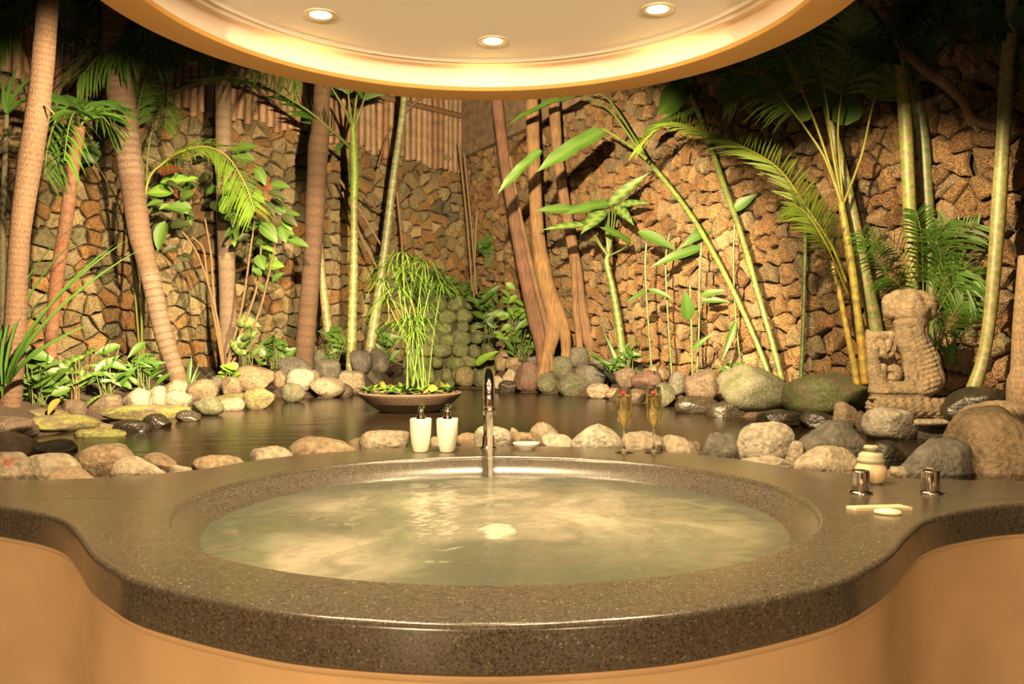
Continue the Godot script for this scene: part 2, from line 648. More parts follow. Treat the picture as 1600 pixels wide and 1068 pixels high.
func make_room() -> void:
	slab("floor", Vector3(-2.6, -0.15, -2.0), Vector3(2.6, 0.0, 4.2), M.floor_tile, "sand coloured bathroom floor in front of the tub")
	slab("wall_back", Vector3(-2.6, 0, 4.05), Vector3(2.6, 2.3, 4.2), M.plaster, "bathroom wall facing the garden")
	slab("wall_room_west", Vector3(-2.6, 0, -1.3), Vector3(-2.42, 2.3, 4.05), M.plaster, "plaster side wall beside the left end of the tub")
	slab("wall_room_east", Vector3(2.42, 0, -1.3), Vector3(2.6, 2.3, 4.05), M.plaster, "plaster side wall beside the tap end of the tub")
	slab("ceiling_room", Vector3(-2.6, 2.20, -2.0), Vector3(2.6, 2.35, 4.2), M.paint, "flat bathroom ceiling behind the round canopy")
	# round canopy over the tub
	var c := Vector3(-0.10, EYE, -2.36)
	var root := thing("ceiling_canopy", "cream round ceiling canopy with ochre lip over the tub", "", Vector3(c.x, c.y + 0.99, c.z))
	root.set_meta("kind", "structure")
	var H := 1.10
	var b := Builder.new()
	# underside with a stepped moulding
	var prof := [Vector2(1.088, 0.998), Vector2(1.088, 1.05), Vector2(1.08, 1.075), Vector2(1.06, H - 0.006), Vector2(1.03, H), Vector2(0.985, H), Vector2(0.98, H - 0.008), Vector2(0.965, H - 0.012), Vector2(0.955, H - 0.004), Vector2(0.94, H - 0.004), Vector2(0.935, H - 0.010), Vector2(0.92, H - 0.012), Vector2(0.912, H), Vector2(0.0, H)]
	lathe(b, c, prof, 128)
	for i in range(0, b.f.size(), 3):
		var x := b.f[i + 1]
		b.f[i + 1] = b.f[i + 2]
		b.f[i + 2] = x
	lathe(b, c, [Vector2(1.10, 0.996), Vector2(1.10, H + 0.16), Vector2(0.0, H + 0.16)], 128)
	part(root, "soffit", b, M.paint)
	b = Builder.new()
	lathe(b, c, [Vector2(0.968, 1.006), Vector2(0.968, 0.993), Vector2(0.972, 0.990), Vector2(1.097, 0.990), Vector2(1.10, 0.993), Vector2(1.10, 0.998), Vector2(0.978, 0.998), Vector2(0.978, 1.006), Vector2(0.968, 1.006)], 128)
	part(root, "cove_lip", b, M.ochre)


func make_lights() -> void:
	var warm := Color(1.0, 0.88, 0.68)
	var c := Vector3(-0.10, EYE, -2.36)
	# recessed downlights in a ring
	for k in 7:
		var a := deg_to_rad(-49.0 + k * 51.4)
		var p := c + Vector3(sin(a) * 0.72, 1.10, -cos(a) * 0.72)
		var seen_ := k < 3
		var d := thing("downlight", ["recessed downlight in the round ceiling above the left half of the pond", "recessed downlight in the round ceiling in line with the tap", "recessed downlight in the round ceiling above the champagne flutes"][k] if seen_ else "recessed downlight in the room side of the round ceiling", "ceiling light", p, "recessed downlights of the round ceiling")
		var b := Builder.new()
		lathe(b, p, [Vector2(0.036, -0.002), Vector2(0.052, -0.006), Vector2(0.056, -0.001), Vector2(0.056, 0.004)], 28)
		part(d, "trim_ring", b, M.cream)
		b = Builder.new()
		lathe(b, p, [Vector2(0.0, -0.004), Vector2(0.024, -0.004), Vector2(0.037, -0.002)], 24)
		part(d, "bulb_face", b, lamp_glow(Color(1.0, 0.86, 0.55), 16.0))
		var l := SpotLight3D.new()
		l.name = "downlight_beam"
		l.light_color = warm
		l.light_energy = 3.1
		l.light_size = 0.035
		l.spot_angle = 62
		l.spot_angle_attenuation = 0.8
		l.spot_range = 12
		l.spot_attenuation = 2
		l.shadow_enabled = true
		d.add_child(l)
		l.position = Vector3(0, -0.012, 0)
		l.rotation_degrees = Vector3(-90, 0, 0)
	# lamps lying in the cove behind the lip
	for k in 8:
		var a := deg_to_rad(-41.0 + k * 41.5)
		var p := c + Vector3(sin(a) * 1.045, 1.0085, -cos(a) * 1.045)
		var d := thing("cove_lamp", "warm lamp tube hidden behind the ochre lip of the ceiling", "lamp", p, "lamps in the ceiling cove")
		var b := Builder.new()
		var tdir := Vector3(cos(a), 0, sin(a))
		rod(b, PackedVector3Array([p - tdir * 0.13, p + tdir * 0.13]), 0.009, 0.009, 8, Color.WHITE)
		part(d, "lamp_tube", b, lamp_glow(Color(1.0, 0.80, 0.30), 3.0))
		for k2 in 3:
			var l := OmniLight3D.new()
			l.name = "cove_glow"
			l.light_color = Color(1.0, 0.88, 0.56)
			l.light_energy = 0.0065
			l.light_size = 0.008
			l.omni_range = 6
			l.omni_attenuation = 2
			l.shadow_enabled = true
			d.add_child(l, true)
			l.position = tdir * 0.05 * (k2 - 1)
	# two unseen spot lamps behind the lens, placed to light tub and garden
	for q in [[Vector3(-1.7, 1.0, 3.0), Vector3(-0.05, -5.0, -6.3), 22.0, "left"], [Vector3(1.7, 1.0, 3.0), Vector3(-0.2, -5.0, -6.3), 7.0, "right"]]:
		var p: Vector3 = q[0]
		var d := thing("unseen_spot_lamp", "unseen black spot lamp on a floor stand lighting the garden from the %s side wall of the room" % ("tap end" if p.x > 0 else "plain end"), "lamp", Vector3(p.x, 0, p.z), "unseen spot lamps in the room")
		var aim: Vector3 = (q[1] - p).normalized()
		var face := Basis.looking_at(aim, Vector3.UP)
		var b := Builder.new()
		box(b, Vector3(-0.12, -0.12, 0.02), Vector3(0.12, 0.12, 0.16))
		for i in b.v.size():
			b.v[i] = face * b.v[i] + p
		part(d, "housing", b, M.dark_metal, true)
		b = Builder.new()
		rod(b, PackedVector3Array([Vector3(p.x, 0.02, p.z + 0.09), Vector3(p.x, p.y + 0.22, p.z + 0.09)]), 0.016, 0.016, 10, Color.WHITE)
		part(d, "post", b, M.dark_metal)
		b = Builder.new()
		lathe(b, Vector3(p.x, 0, p.z) - Vector3(aim.x, 0, aim.z) * 0.09, [Vector2(0.0, 0.0), Vector2(0.16, 0.0), Vector2(0.16, 0.015), Vector2(0.02, 0.03), Vector2(0.0, 0.03)], 28)
		part(d, "base", b, M.dark_metal)
		b = Builder.new()
		box(b, Vector3(-0.10, -0.10, 0.01), Vector3(0.10, 0.10, 0.02))
		for i in b.v.size():
			b.v[i] = face * b.v[i] + p
		part(d, "lamp_glass", b, lamp_glow(Color(1.0, 0.9, 0.7), 5.0), true)
		var l := SpotLight3D.new()
		l.name = "unseen_spot_beam"
		l.light_color = Color(1.0, 0.87, 0.66)
		l.light_energy = q[2]
		l.light_size = 0.10
		l.spot_angle = 43
		l.spot_angle_attenuation = 0.3
		l.spot_range = 30
		l.spot_attenuation = 2
		l.shadow_enabled = true
		d.add_child(l)
		l.look_at_from_position(p + aim * 0.02, p + aim * 2.0, Vector3.UP)
		# added second head on the same post, fill light for the round ceiling
		var p2 := p + Vector3(0, 0.22, 0)
		var aim2 := (Vector3(-0.10, EYE + 1.10, -2.6) - p2).normalized()
		var face2 := Basis.looking_at(aim2, Vector3.UP)
		b = Builder.new()
		box(b, Vector3(-0.06, -0.06, 0.02), Vector3(0.06, 0.06, 0.12))
		for i in b.v.size():
			b.v[i] = face2 * b.v[i] + p2
		part(d, "added_housing", b, M.dark_metal, true)
		b = Builder.new()
		box(b, Vector3(-0.05, -0.05, 0.01), Vector3(0.05, 0.05, 0.02))
		for i in b.v.size():
			b.v[i] = face2 * b.v[i] + p2
		part(d, "added_lamp_glass", b, lamp_glow(Color(1.0, 0.9, 0.7), 4.0), true)
		var l2 := SpotLight3D.new()
		l2.name = "added_ceiling_fill"
		l2.light_color = Color(1.0, 0.90, 0.74)
		l2.light_energy = 42.0
		l2.light_size = 0.05
		l2.spot_angle = 13
		l2.spot_angle_attenuation = 0.6
		l2.spot_range = 30
		l2.spot_attenuation = 2
		l2.shadow_enabled = true
		d.add_child(l2)
		l2.look_at_from_position(p2 + aim2 * 0.02, p2 + aim2 * 2.0, Vector3.UP)
	# three unseen floodlights above the canopy lip, placed to light the garden walls
	for q in [[Vector3(-0.80, 2.42, -3.0), -40.0, 95.0, -31.0, "aimed at the yellowish wall"], [Vector3(-0.10, 2.42, -3.32), -6.0, 110.0, -24.0, "aimed at the garden corner"], [Vector3(0.60, 2.42, -3.05), 30.0, 29.0, -42.0, "aimed at the rust coloured wall"]]:
		var p: Vector3 = q[0]
		var d := thing("unseen_floodlight", "unseen black floodlight on the canopy roof " + q[4], "lamp", Vector3(p.x, EYE + 1.26, p.z), "unseen floodlights on the canopy")
		var az := deg_to_rad(q[1])
		var el := deg_to_rad(q[3])
		var aim := Vector3(sin(az) * cos(el), sin(el), -cos(az) * cos(el))
		var face := Basis.looking_at(aim, Vector3.UP)
		var b := Builder.new()
		box(b, Vector3(-0.08, -0.06, 0.02), Vector3(0.08, 0.06, 0.10))
		for i in b.v.size():
			b.v[i] = face * b.v[i] + p
		part(d, "housing", b, M.dark_metal, true)
		b = Builder.new()
		rod(b, PackedVector3Array([Vector3(p.x, EYE + 1.26, p.z) - aim * 0.06, p - aim * 0.06]), 0.016, 0.016, 8, Color.WHITE)
		part(d, "bracket", b, M.dark_metal)
		b = Builder.new()
		box(b, Vector3(-0.07, -0.05, 0.01), Vector3(0.07, 0.05, 0.02))
		for i in b.v.size():
			b.v[i] = face * b.v[i] + p
		part(d, "lamp_glass", b, lamp_glow(Color(1.0, 0.9, 0.7), 5.0), true)
		var l := SpotLight3D.new()
		l.name = "unseen_flood_beam"
		l.light_color = Color(1.0, 0.87, 0.66)
		l.light_energy = q[2]
		l.light_size = 0.04
		l.spot_angle = 44
		l.spot_angle_attenuation = 0.3
		l.spot_range = 30
		l.spot_attenuation = 2
		l.shadow_enabled = true
		d.add_child(l)
		l.look_at_from_position(p + aim * 0.02, p + aim * 2.0, Vector3.UP)
	# unseen soft ceiling panel behind the lens, placed to light the plaster front
	var pp := Vector3(0, 2.17, 1.2)
	var dd := thing("unseen_ceiling_light", "unseen square ceiling light behind the lens lighting the plaster front", "ceiling light", pp)
	var bb := Builder.new()
	box(bb, pp + Vector3(-0.4, 0, -0.4), pp + Vector3(0.4, 0.03, 0.4))
	part(dd, "unseen_lamp_panel", bb, lamp_glow(Color(1.0, 0.8, 0.5), 2.0), true)
	var al := AreaLight3D.new()
	al.name = "unseen_panel_glow"
	al.light_color = Color(1.0, 0.87, 0.66)
	al.light_energy = 2.0
	al.area_size = Vector2(0.8, 0.8)
	al.area_range = 12
	al.area_attenuation = 2
	al.shadow_enabled = true
	dd.add_child(al)
	al.position = Vector3(0, -0.01, 0)
	al.rotation_degrees = Vector3(-90, 0, 0)


# ------------------------------------------------------------------ garden walls
func clip(poly: PackedVector2Array, mid: Vector2, nrm: Vector2) -> PackedVector2Array:
	var out := PackedVector2Array()
	var n := poly.size()
	for i in n:
		var a := poly[i]
		var b := poly[(i + 1) % n]
		var da := (a - mid).dot(nrm)
		var db := (b - mid).dot(nrm)
		if da <= 0:
			out.append(a)
		if (da < 0 and db > 0) or (da > 0 and db < 0):
			out.append(a.lerp(b, da / (da - db)))
	return out


func stone(b: Builder, poly: PackedVector2Array, place: Callable, col: Color) -> void:
	var c := Vector2.ZERO
	for p in poly:
		c += p
	c /= poly.size()
	var ring := PackedVector2Array()
	var n := poly.size()
	for i in n:
		ring.append(poly[i])
		var e := poly[(i + 1) % n] - poly[i]
		if e.length() > 0.05:
			var m := poly[i] + e * rng.randf_range(0.35, 0.65)
			ring.append(m + (c - m).normalized() * rng.randf_range(-0.008, 0.018))
	var k := ring.size()
	var proud := rng.randf_range(0.0, 0.055)
	var tilt := Vector2(rng.randf_range(-0.28, 0.28), rng.randf_range(-0.3, 0.22))
	var first := b.v.size()
	var levels := [[0.97, -0.05, 0.0], [0.95, -0.012, 0.006], [0.80, 0.004, 0.012], [0.45, 0.010, 0.014]]
	for q in levels:
		for p in ring:
			var d := p - c
			var s: float = q[0] - 0.003 / maxf(d.length(), 0.03)
			var h: float = proud + q[1] + d.dot(tilt) * (0.0 if q[1] < -0.03 else 1.0) + rng.randf_range(-1, 1) * q[2] * 0.7
			b.add(place.call(c + d * s, h), col * rng.randf_range(0.88, 1.12))
	var mid := b.add(place.call(c, proud + rng.randf_range(0.004, 0.022)), col)
	for l in levels.size() - 1:
		for i in k:
			var i2 := (i + 1) % k
			b.quad(first + l * k + i, first + l * k + i2, first + (l + 1) * k + i2, first + (l + 1) * k + i)
	var last := first + (levels.size() - 1) * k
	for i in k:
		b.tri(last + i, last + (i + 1) % k, mid)


# A, B: x and depth of the two ends, seen from the pond with A at the left
func stone_wall(called: String, label: String, a: Vector2, e: Vector2, y0: float, y1: float, cell: float, tints: Array) -> void:
	var dir := (e - a).normalized()
	var nrm := Vector2(dir.y, -dir.x)             # towards the pond (less depth)
	var length := a.distance_to(e)
	var nx := int(length / cell)
	var ny := int((y1 - y0) / cell)
	var cx := length / nx
	var cy := (y1 - y0) / ny
	var root := thing(called, label, "", Vector3((a.x + e.x) / 2, y0, -(a.y + e.y) / 2))
	root.set_meta("kind", "structure")
	var place := func(p: Vector2, h: float) -> Vector3:
		var q := a + dir * p.x + nrm * h
		return Vector3(q.x, y0 + p.y, -q.y)
	# dark mortar core behind the stones
	var b := Builder.new()
	var back := -0.30
	var q0: Vector3 = place.call(Vector2(0, -0.4), -0.045)
	var k := []
	for h in [-0.045, back]:
		for p in [Vector2(0, -0.4), Vector2(length, -0.4), Vector2(length, y1 - y0 - 0.01), Vector2(0, y1 - y0 - 0.01)]:
			k.append(b.add(place.call(p, h), Color(0.10, 0.075, 0.05)))
	b.quad(0, 1, 2, 3)
	b.quad(5, 4, 7, 6)
	b.quad(3, 2, 6, 7)
	b.quad(4, 5, 1, 0)
	b.quad(4, 0, 3, 7)
	b.quad(1, 5, 6, 2)
	part(root, "mortar_core", b, M.coral, true)
	var pts := {}
	for i in range(-2, nx + 2):
		for j in range(-2, ny + 2):
			pts[i * 1000 + j] = Vector2((i + 0.5 + rng.randf_range(-0.44, 0.44)) * cx, (j + 0.5 + rng.randf_range(-0.44, 0.44)) * cy)
	var stones := []
	for i in nx:
		for j in ny:
			var p: Vector2 = pts[i * 1000 + j]
			var poly := PackedVector2Array([p + Vector2(-cx, -cy) * 1.3, p + Vector2(cx, -cy) * 1.3, p + Vector2(cx, cy) * 1.3, p + Vector2(-cx, cy) * 1.3])
			for di in range(-2, 3):
				for dj in range(-2, 3):
					if di == 0 and dj == 0:
						continue
					var o: Vector2 = pts[(i + di) * 1000 + j + dj]
					poly = clip(poly, (p + o) / 2, (o - p).normalized())
			if poly.size() < 3:
				continue
			var w: Vector3 = place.call(p, 0.0)
			var u := 800.0 + LENS * w.x / -w.z
			var v := 534.0 - LENS * (w.y - EYE) / -w.z
			var inside := u > -10 and u < 1610 and v > -10 and v < 620
			stones.append([(1.0 if inside else 0.0) / (w.z * w.z), poly])
	stones.sort_custom(func(x, y): return x[0] > y[0])
	var rest := Builder.new()
	for i in stones.size():
		var t: Color = tints[rng.randi() % tints.size()]
		t *= rng.randf_range(0.72, 1.2)
		if i < 300:
			b = Builder.new()
			stone(b, stones[i][1], place, t)
			part(root, "stone", b, M.coral, true)
		else:
			stone(rest, stones[i][1], place, t)
	var r := part(root, "coral_rubble", rest, M.coral, true)
	r.set_meta("kind", "stuff")


func make_walls() -> void:
	var tan_ := [Color(0.52, 0.38, 0.17), Color(0.58, 0.44, 0.22), Color(0.42, 0.32, 0.15), Color(0.54, 0.32, 0.12), Color(0.38, 0.33, 0.17), Color(0.64, 0.48, 0.26), Color(0.56, 0.29, 0.10)]
	var rust := [Color(0.50, 0.29, 0.115), Color(0.56, 0.33, 0.14), Color(0.44, 0.26, 0.11), Color(0.44, 0.23, 0.09), Color(0.40, 0.29, 0.15), Color(0.58, 0.38, 0.19)]
	var corner := Vector2(-0.604, 11.06)
	stone_wall("wall_left", "yellowish coral rubble garden wall below the bamboo fence", Vector2(-5.9, 11.63 - 0.94 * 5.9), corner, 0.45, 3.43, 0.145, tan_)
	stone_wall("wall_right", "rust coloured coral rubble garden wall behind the statue", corner, Vector2(3.3, 9.915 - 1.9 * 3.3), 0.45, 3.43, 0.125, rust)
	# concrete beam along the top of the right wall
	var a := corner + Vector2(-0.15, 0.1)
	var e := Vector2(3.3, 9.915 - 1.9 * 3.3)
	var dir := (e - a).normalized()
	var nrm := Vector2(dir.y, -dir.x)
	var b := Builder.new()
	for h in [0.03, -0.35]:
		for p in [[-0.3, 3.42], [8.2, 3.42], [8.2, 4.5], [-0.3, 4.5]]:
			var q: Vector2 = a + dir * p[0] + nrm * h
			b.add(Vector3(q.x, p[1], -q.y), Color.WHITE)
	for q in [[0, 1, 2, 3], [5, 4, 7, 6], [3, 2, 6, 7], [4, 5, 1, 0], [4, 0, 3, 7], [1, 5, 6, 2]]:
		b.quad(q[0], q[1], q[2], q[3])
	lone("trim_1", b, M.concrete, "smooth brown concrete beam on top of the rust coloured stone wall", "", "", "structure", true)
	make_bamboo(Vector2(-5.9, 11.63 - 0.94 * 5.9), corner)


func make_bamboo(a: Vector2, e: Vector2) -> void:
	var dir := (e - a).normalized()
	var nrm := Vector2(dir.y, -dir.x)
	var length := a.distance_to(e)
	var root := thing("bamboo_fence", "reddish brown bamboo pole fence on top of the yellowish stone wall", "fence", Vector3((a.x + e.x) / 2, 3.4, -(a.y + e.y) / 2))
	var kinds := []
	for k in 5:
		var b := Builder.new()
		var pp := PackedVector3Array()
		var rr := PackedFloat32Array()
		var cc := PackedColorArray()
		var tint: Color = [Color(0.36, 0.20, 0.11), Color(0.30, 0.16, 0.09), Color(0.40, 0.25, 0.14), Color(0.26, 0.14, 0.08), Color(0.34, 0.22, 0.13)][k]
		var off := rng.randf() * 0.3
		for i in 46:
			var y := i * 0.045
			var ph := fposmod((y + off) / 0.36, 1.0)
			var edge := clampf(1.0 - minf(ph, 1 - ph) * 12.0, 0, 1)
			pp.append(Vector3(0, y, 0))
			rr.append(0.040 * (1.0 + 0.09 * edge))
			cc.append(tint.lerp(tint * 0.6, edge))
		tube(b, pp, rr, 10, cc)
		kinds.append(b.mesh())
	var n := int(length / 0.083)
	for i in n:
		var q := a + dir * (length * (i + 0.5) / n) + nrm * rng.randf_range(0.02, 0.05)
		var o := MeshInstance3D.new()
		o.mesh = kinds[rng.randi() % 5]
		o.material_override = M.bamboo
		o.name = "pole"
		root.add_child(o, true)
		var dip := 0.12 * smoothstep(0.55, 1.0, float(i) / n)
		o.position = Vector3(q.x, 3.36 - dip + rng.randf_range(-0.05, 0.05), -q.y) - root.position
		o.rotation = Vector3(rng.randf_range(-0.015, 0.015), rng.randf() * TAU, rng.randf_range(-0.015, 0.015))
	for y in [3.95, 4.75]:
		var b := Builder.new()
		var q0 := a + nrm * 0.10
		var q1 := e + nrm * 0.10 - dir * 0.15
		rod(b, PackedVector3Array([Vector3(q0.x, y, -q0.y), Vector3(q1.x, y, -q1.y)]), 0.035, 0.035, 10, Color(0.22, 0.13, 0.07))
		part(root, "rail", b, M.bamboo)


# ------------------------------------------------------------------ pond and bank
const SHORE := [[-2.25, 3.2], [-2.42, 4.2], [-2.42, 6.3], [-2.33, 7.6], [-1.85, 9.1], [-0.7, 9.3], [0.05, 8.7], [0.62, 8.1], [1.1, 6.7], [1.75, 6.05], [2.35, 5.1], [2.3, 4.2], [1.9, 3.55], [1.45, 3.25], [1.05, 3.35], [0.62, 3.72], [0.0, 3.86], [-0.62, 3.74], [-1.1, 3.40], [-1.6, 3.12]]


func bank_height(x: float, d: float) -> float:
	var p := Vector2(x, d)
	var inside := false
	var dist := 1e9
	var n := SHORE.size()
	for i in n:
		var a := Vector2(SHORE[i][0], SHORE[i][1])
		var b := Vector2(SHORE[(i + 1) % n][0], SHORE[(i + 1) % n][1])
		dist = minf(dist, p.distance_to(Geometry2D.get_closest_point_to_segment(p, a, b)))
		if (a.y > p.y) != (b.y > p.y) and p.x < (b.x - a.x) * (p.y - a.y) / (b.y - a.y) + a.x:
			inside = not inside
	var bump := 0.03 * noise.get_noise_2d(x * 8.0, d * 8.0)
	if inside:
		return POND - minf(0.28, dist * 0.9) - 0.02
	if Vector2(x - TUB.x, d - TUB.y).length() < 1.9 and d < 4.0 or d < 3.0:
		return POND - 0.02 + bump * 0.3
	return POND - 0.02 + minf(dist * 0.25, 0.26) + bump


func make_ground() -> void:
	var b := Builder.new()
	var x0 := -7.0
	var d0 := 2.5
	var s := 0.085
	var nx := int(11.5 / s)
	var nd := int(9.0 / s)
	var hs := PackedFloat32Array()
	hs.resize((nx + 1) * (nd + 1))
	for i in nx + 1:
		for j in nd + 1:
			hs[i * (nd + 1) + j] = bank_height(x0 + i * s, d0 + j * s)
	for q in rock_spots:
		var c: Vector3 = q[0]
		var w: float = q[1]
		var bottom: float = q[2]
		var ic := int((c.x - x0) / s)
		var jc := int((-c.z - d0) / s)
		for i in range(ic - 6, ic + 8):
			for j in range(jc - 6, jc + 8):
				if i < 0 or j < 0 or i > nx or j > nd:
					continue
				var dd := Vector2(x0 + i * s - c.x, d0 + j * s + c.z).length()
				var h := bottom + 0.025 - maxf(0.0, dd - w * 0.7) * 1.3
				hs[i * (nd + 1) + j] = maxf(hs[i * (nd + 1) + j], h)
	for i in nx + 1:
		for j in nd + 1:
			b.add(Vector3(x0 + i * s, hs[i * (nd + 1) + j], -(d0 + j * s)))
	var o := tub_outline()
	var hole := PackedVector2Array()
	for p in o:
		hole.append(p + TUB)
	for i in nx:
		for j in nd:
			var p := Vector2(x0 + (i + 0.5) * s, d0 + (j + 0.5) * s)
			if p.y < 3.7 and Geometry2D.is_point_in_polygon(p, hole):
				continue
			var q := i * (nd + 1) + j
			b.quad(q, q + nd + 1, q + nd + 2, q + 1)
	lone("ground", b, M.soil, "dark brown garden soil round the pond", "", "", "structure")


func make_pond() -> void:
	var b := Builder.new()
	var n := 220
	var w := FastNoiseLite.new()
	w.seed = 5
	w.frequency = 1.0
	w.fractal_octaves = 3
	var xs := 60
	for i in xs + 1:
		for j in n + 1:
			var x := -3.6 + 7.4 * i / xs
			var d := 2.95 + 6.7 * j / n
			b.add(Vector3(x, POND + 0.0022 * w.get_noise_2d(x * 3.5, d * 7.0), -d))
	for i in xs:
		for j in n:
			var q := i * (n + 1) + j
			var p := Vector2(-3.6 + 7.4 * (i + 0.5) / xs, 2.95 + 6.7 * (j + 0.5) / n)
			if p.distance_to(TUB) < 1.19 or bank_height(p.x, p.y) > POND + 0.08:
				continue
			b.quad(q, q + n + 1, q + n + 2, q + 1)
	lone("pond_water", b, M.pond, "dark still brown pond water between the tub and the garden walls", "water", "", "stuff")


# ------------------------------------------------------------------ rocks
var ico_v := PackedVector3Array()
var ico_f := PackedInt32Array()


func make_ico(sub: int) -> void:
	var t := (1.0 + sqrt(5.0)) / 2.0
	for p in [[-1, t, 0], [1, t, 0], [-1, -t, 0], [1, -t, 0], [0, -1, t], [0, 1, t], [0, -1, -t], [0, 1, -t], [t, 0, -1], [t, 0, 1], [-t, 0, -1], [-t, 0, 1]]:
		ico_v.append(Vector3(p[0], p[1], p[2]).normalized())
	ico_f = PackedInt32Array([0, 11, 5, 0, 5, 1, 0, 1, 7, 0, 7, 10, 0, 10, 11, 1, 5, 9, 5, 11, 4, 11, 10, 2, 10, 7, 6, 7, 1, 8, 3, 9, 4, 3, 4, 2, 3, 2, 6, 3, 6, 8, 3, 8, 9, 4, 9, 5, 2, 4, 11, 6, 2, 10, 8, 6, 7, 9, 8, 1])
	for s in sub:
		var nf := PackedInt32Array()
		var mids := {}
		for i in range(0, ico_f.size(), 3):
			var m := []
			for k in 3:
				var a := ico_f[i + k]
				var b := ico_f[i + (k + 1) % 3]
				var key := mini(a, b) * 100000 + maxi(a, b)
				if not mids.has(key):
					ico_v.append(((ico_v[a] + ico_v[b]) / 2).normalized())
					mids[key] = ico_v.size() - 1
				m.append(mids[key])
			nf.append_array(PackedInt32Array([ico_f[i], m[0], m[2], ico_f[i + 1], m[1], m[0], ico_f[i + 2], m[2], m[1], m[0], m[1], m[2]]))
		ico_f = nf


# a water-worn rock: a squared-off ellipsoid cut by a few soft planes, with patches of a second colour
func rock_shape(b: Builder, c: Vector3, half: Vector3, col: Color, patch: Color, cover: float, facets: int, turn: float, lumps := 0.10) -> void:
	var off := Vector3(rng.randf(), rng.randf(), rng.randf()) * 40.0
	var planes := []
	for k in facets:
		var d := Vector3(rng.randf_range(-1, 1), rng.randf_range(-0.5, 1), rng.randf_range(-1, 1)).normalized()
		planes.append([d, rng.randf_range(0.66, 0.88)])
	var rot := Basis(Vector3.UP, turn) * Basis(Vector3.BACK, rng.randf_range(-0.12, 0.12))
	var first := b.v.size()
	for p in ico_v:
		var q := p
		var e := 2.6
		var s := pow(pow(absf(q.x), e) + pow(absf(q.y), e) + pow(absf(q.z), e), -1.0 / e)
		q *= s
		for pl in planes:
			var over: float = q.dot(pl[0]) - pl[1]
			if over > 0:
				q -= pl[0] * over * 0.8
		q *= 1.0 + lumps * noise.get_noise_3dv(q * 9.0 + off) + lumps * 0.35 * noise.get_noise_3dv(q * 28.0 + off)
		var w := rot * (q * half) + c
		var m := noise.get_noise_3dv(q * 16.0 + off * 2.0) * 0.9 + noise.get_noise_3dv(q * 60.0 + off) * 0.35
		var k := smoothstep(0.10, -0.10, m - (cover - 0.5) * 1.1)
		b.add(w, col.lerp(patch, k) * (1.0 + 0.2 * noise.get_noise_3dv(q * 40.0 + off)))
	for i in ico_f.size():
		b.f.append(first + ico_f[i])


const TINT := {
	"p": [Color(0.60, 0.49, 0.34), Color(0.48, 0.38, 0.26), 0.3, "pale"],
	"w": [Color(0.74, 0.65, 0.49), Color(0.52, 0.44, 0.33), 0.25, "whitish"],
	"t": [Color(0.50, 0.36, 0.215), Color(0.39, 0.28, 0.17), 0.35, "tan"],
	"b": [Color(0.22, 0.15, 0.10), Color(0.30, 0.22, 0.13), 0.35, "brown"],
	"g": [Color(0.25, 0.225, 0.18), Color(0.19, 0.17, 0.13), 0.4, "grey"],
	"o": [Color(0.22, 0.21, 0.13), Color(0.16, 0.17, 0.08), 0.5, "grey-green"],
	"m": [Color(0.19, 0.22, 0.07), Color(0.22, 0.18, 0.10), 0.35, "mossy green"],
	"y": [Color(0.36, 0.31, 0.12), Color(0.27, 0.20, 0.12), 0.4, "yellow-green mossy"],
	"d": [Color(0.075, 0.06, 0.042), Color(0.12, 0.10, 0.06), 0.3, "dark wet"],
	"r": [Color(0.26, 0.14, 0.10), Color(0.20, 0.14, 0.10), 0.35, "reddish brown"],
	"q": [Color(0.52, 0.43, 0.30), Color(0.55, 0.17, 0.08), 0.25, "pale red-stained"],
}


# u0, u1, v0, v1: what is seen of it; depth of its middle; colour; how far its base reaches below v1
func rock(u0: float, u1: float, v0: float, v1: float, depth: float, tint: String, place: String, group: String, own := "", dimming := 1.0) -> void:
	var k := depth / LENS
	var hw := (u1 - u0) * 0.5 * k * 1.04
	var lo := spot((u0 + u1) * 0.5, v1, depth)
	var hi := spot((u0 + u1) * 0.5, v0, depth)
	var c := (lo + hi) / 2
	var hh := (hi.y - lo.y) / 2 * 1.05
	var t: Array = TINT[tint]
	var b := Builder.new()
	var hd := clampf(hw * 0.75, hh * 0.6, hh * 1.8)
	rock_shape(b, c, Vector3(hw, hh, hd), t[0] * dimming, t[1] * dimming, t[2], 4 + rng.randi() % 4, rng.randf_range(-0.15, 0.15))  # last factor darkens the rock colour to offset strong lamp light, not wetness
	var size := "small" if hw < 0.09 else ("large" if hw > 0.2 else "medium")
	var shape := "flat" if hw > hh * 1.8 else ("upright" if hh > hw * 1.05 else "rounded")
	var label: String = own if own else "%s %s %s river rock %s" % [size, shape, t[3], place]
	lone("river_rock", b, M.wet_rock if tint == "d" else M.rock, label, "rock", group)
	rock_spots.append([c, minf(hw, hd), c.y - hh])


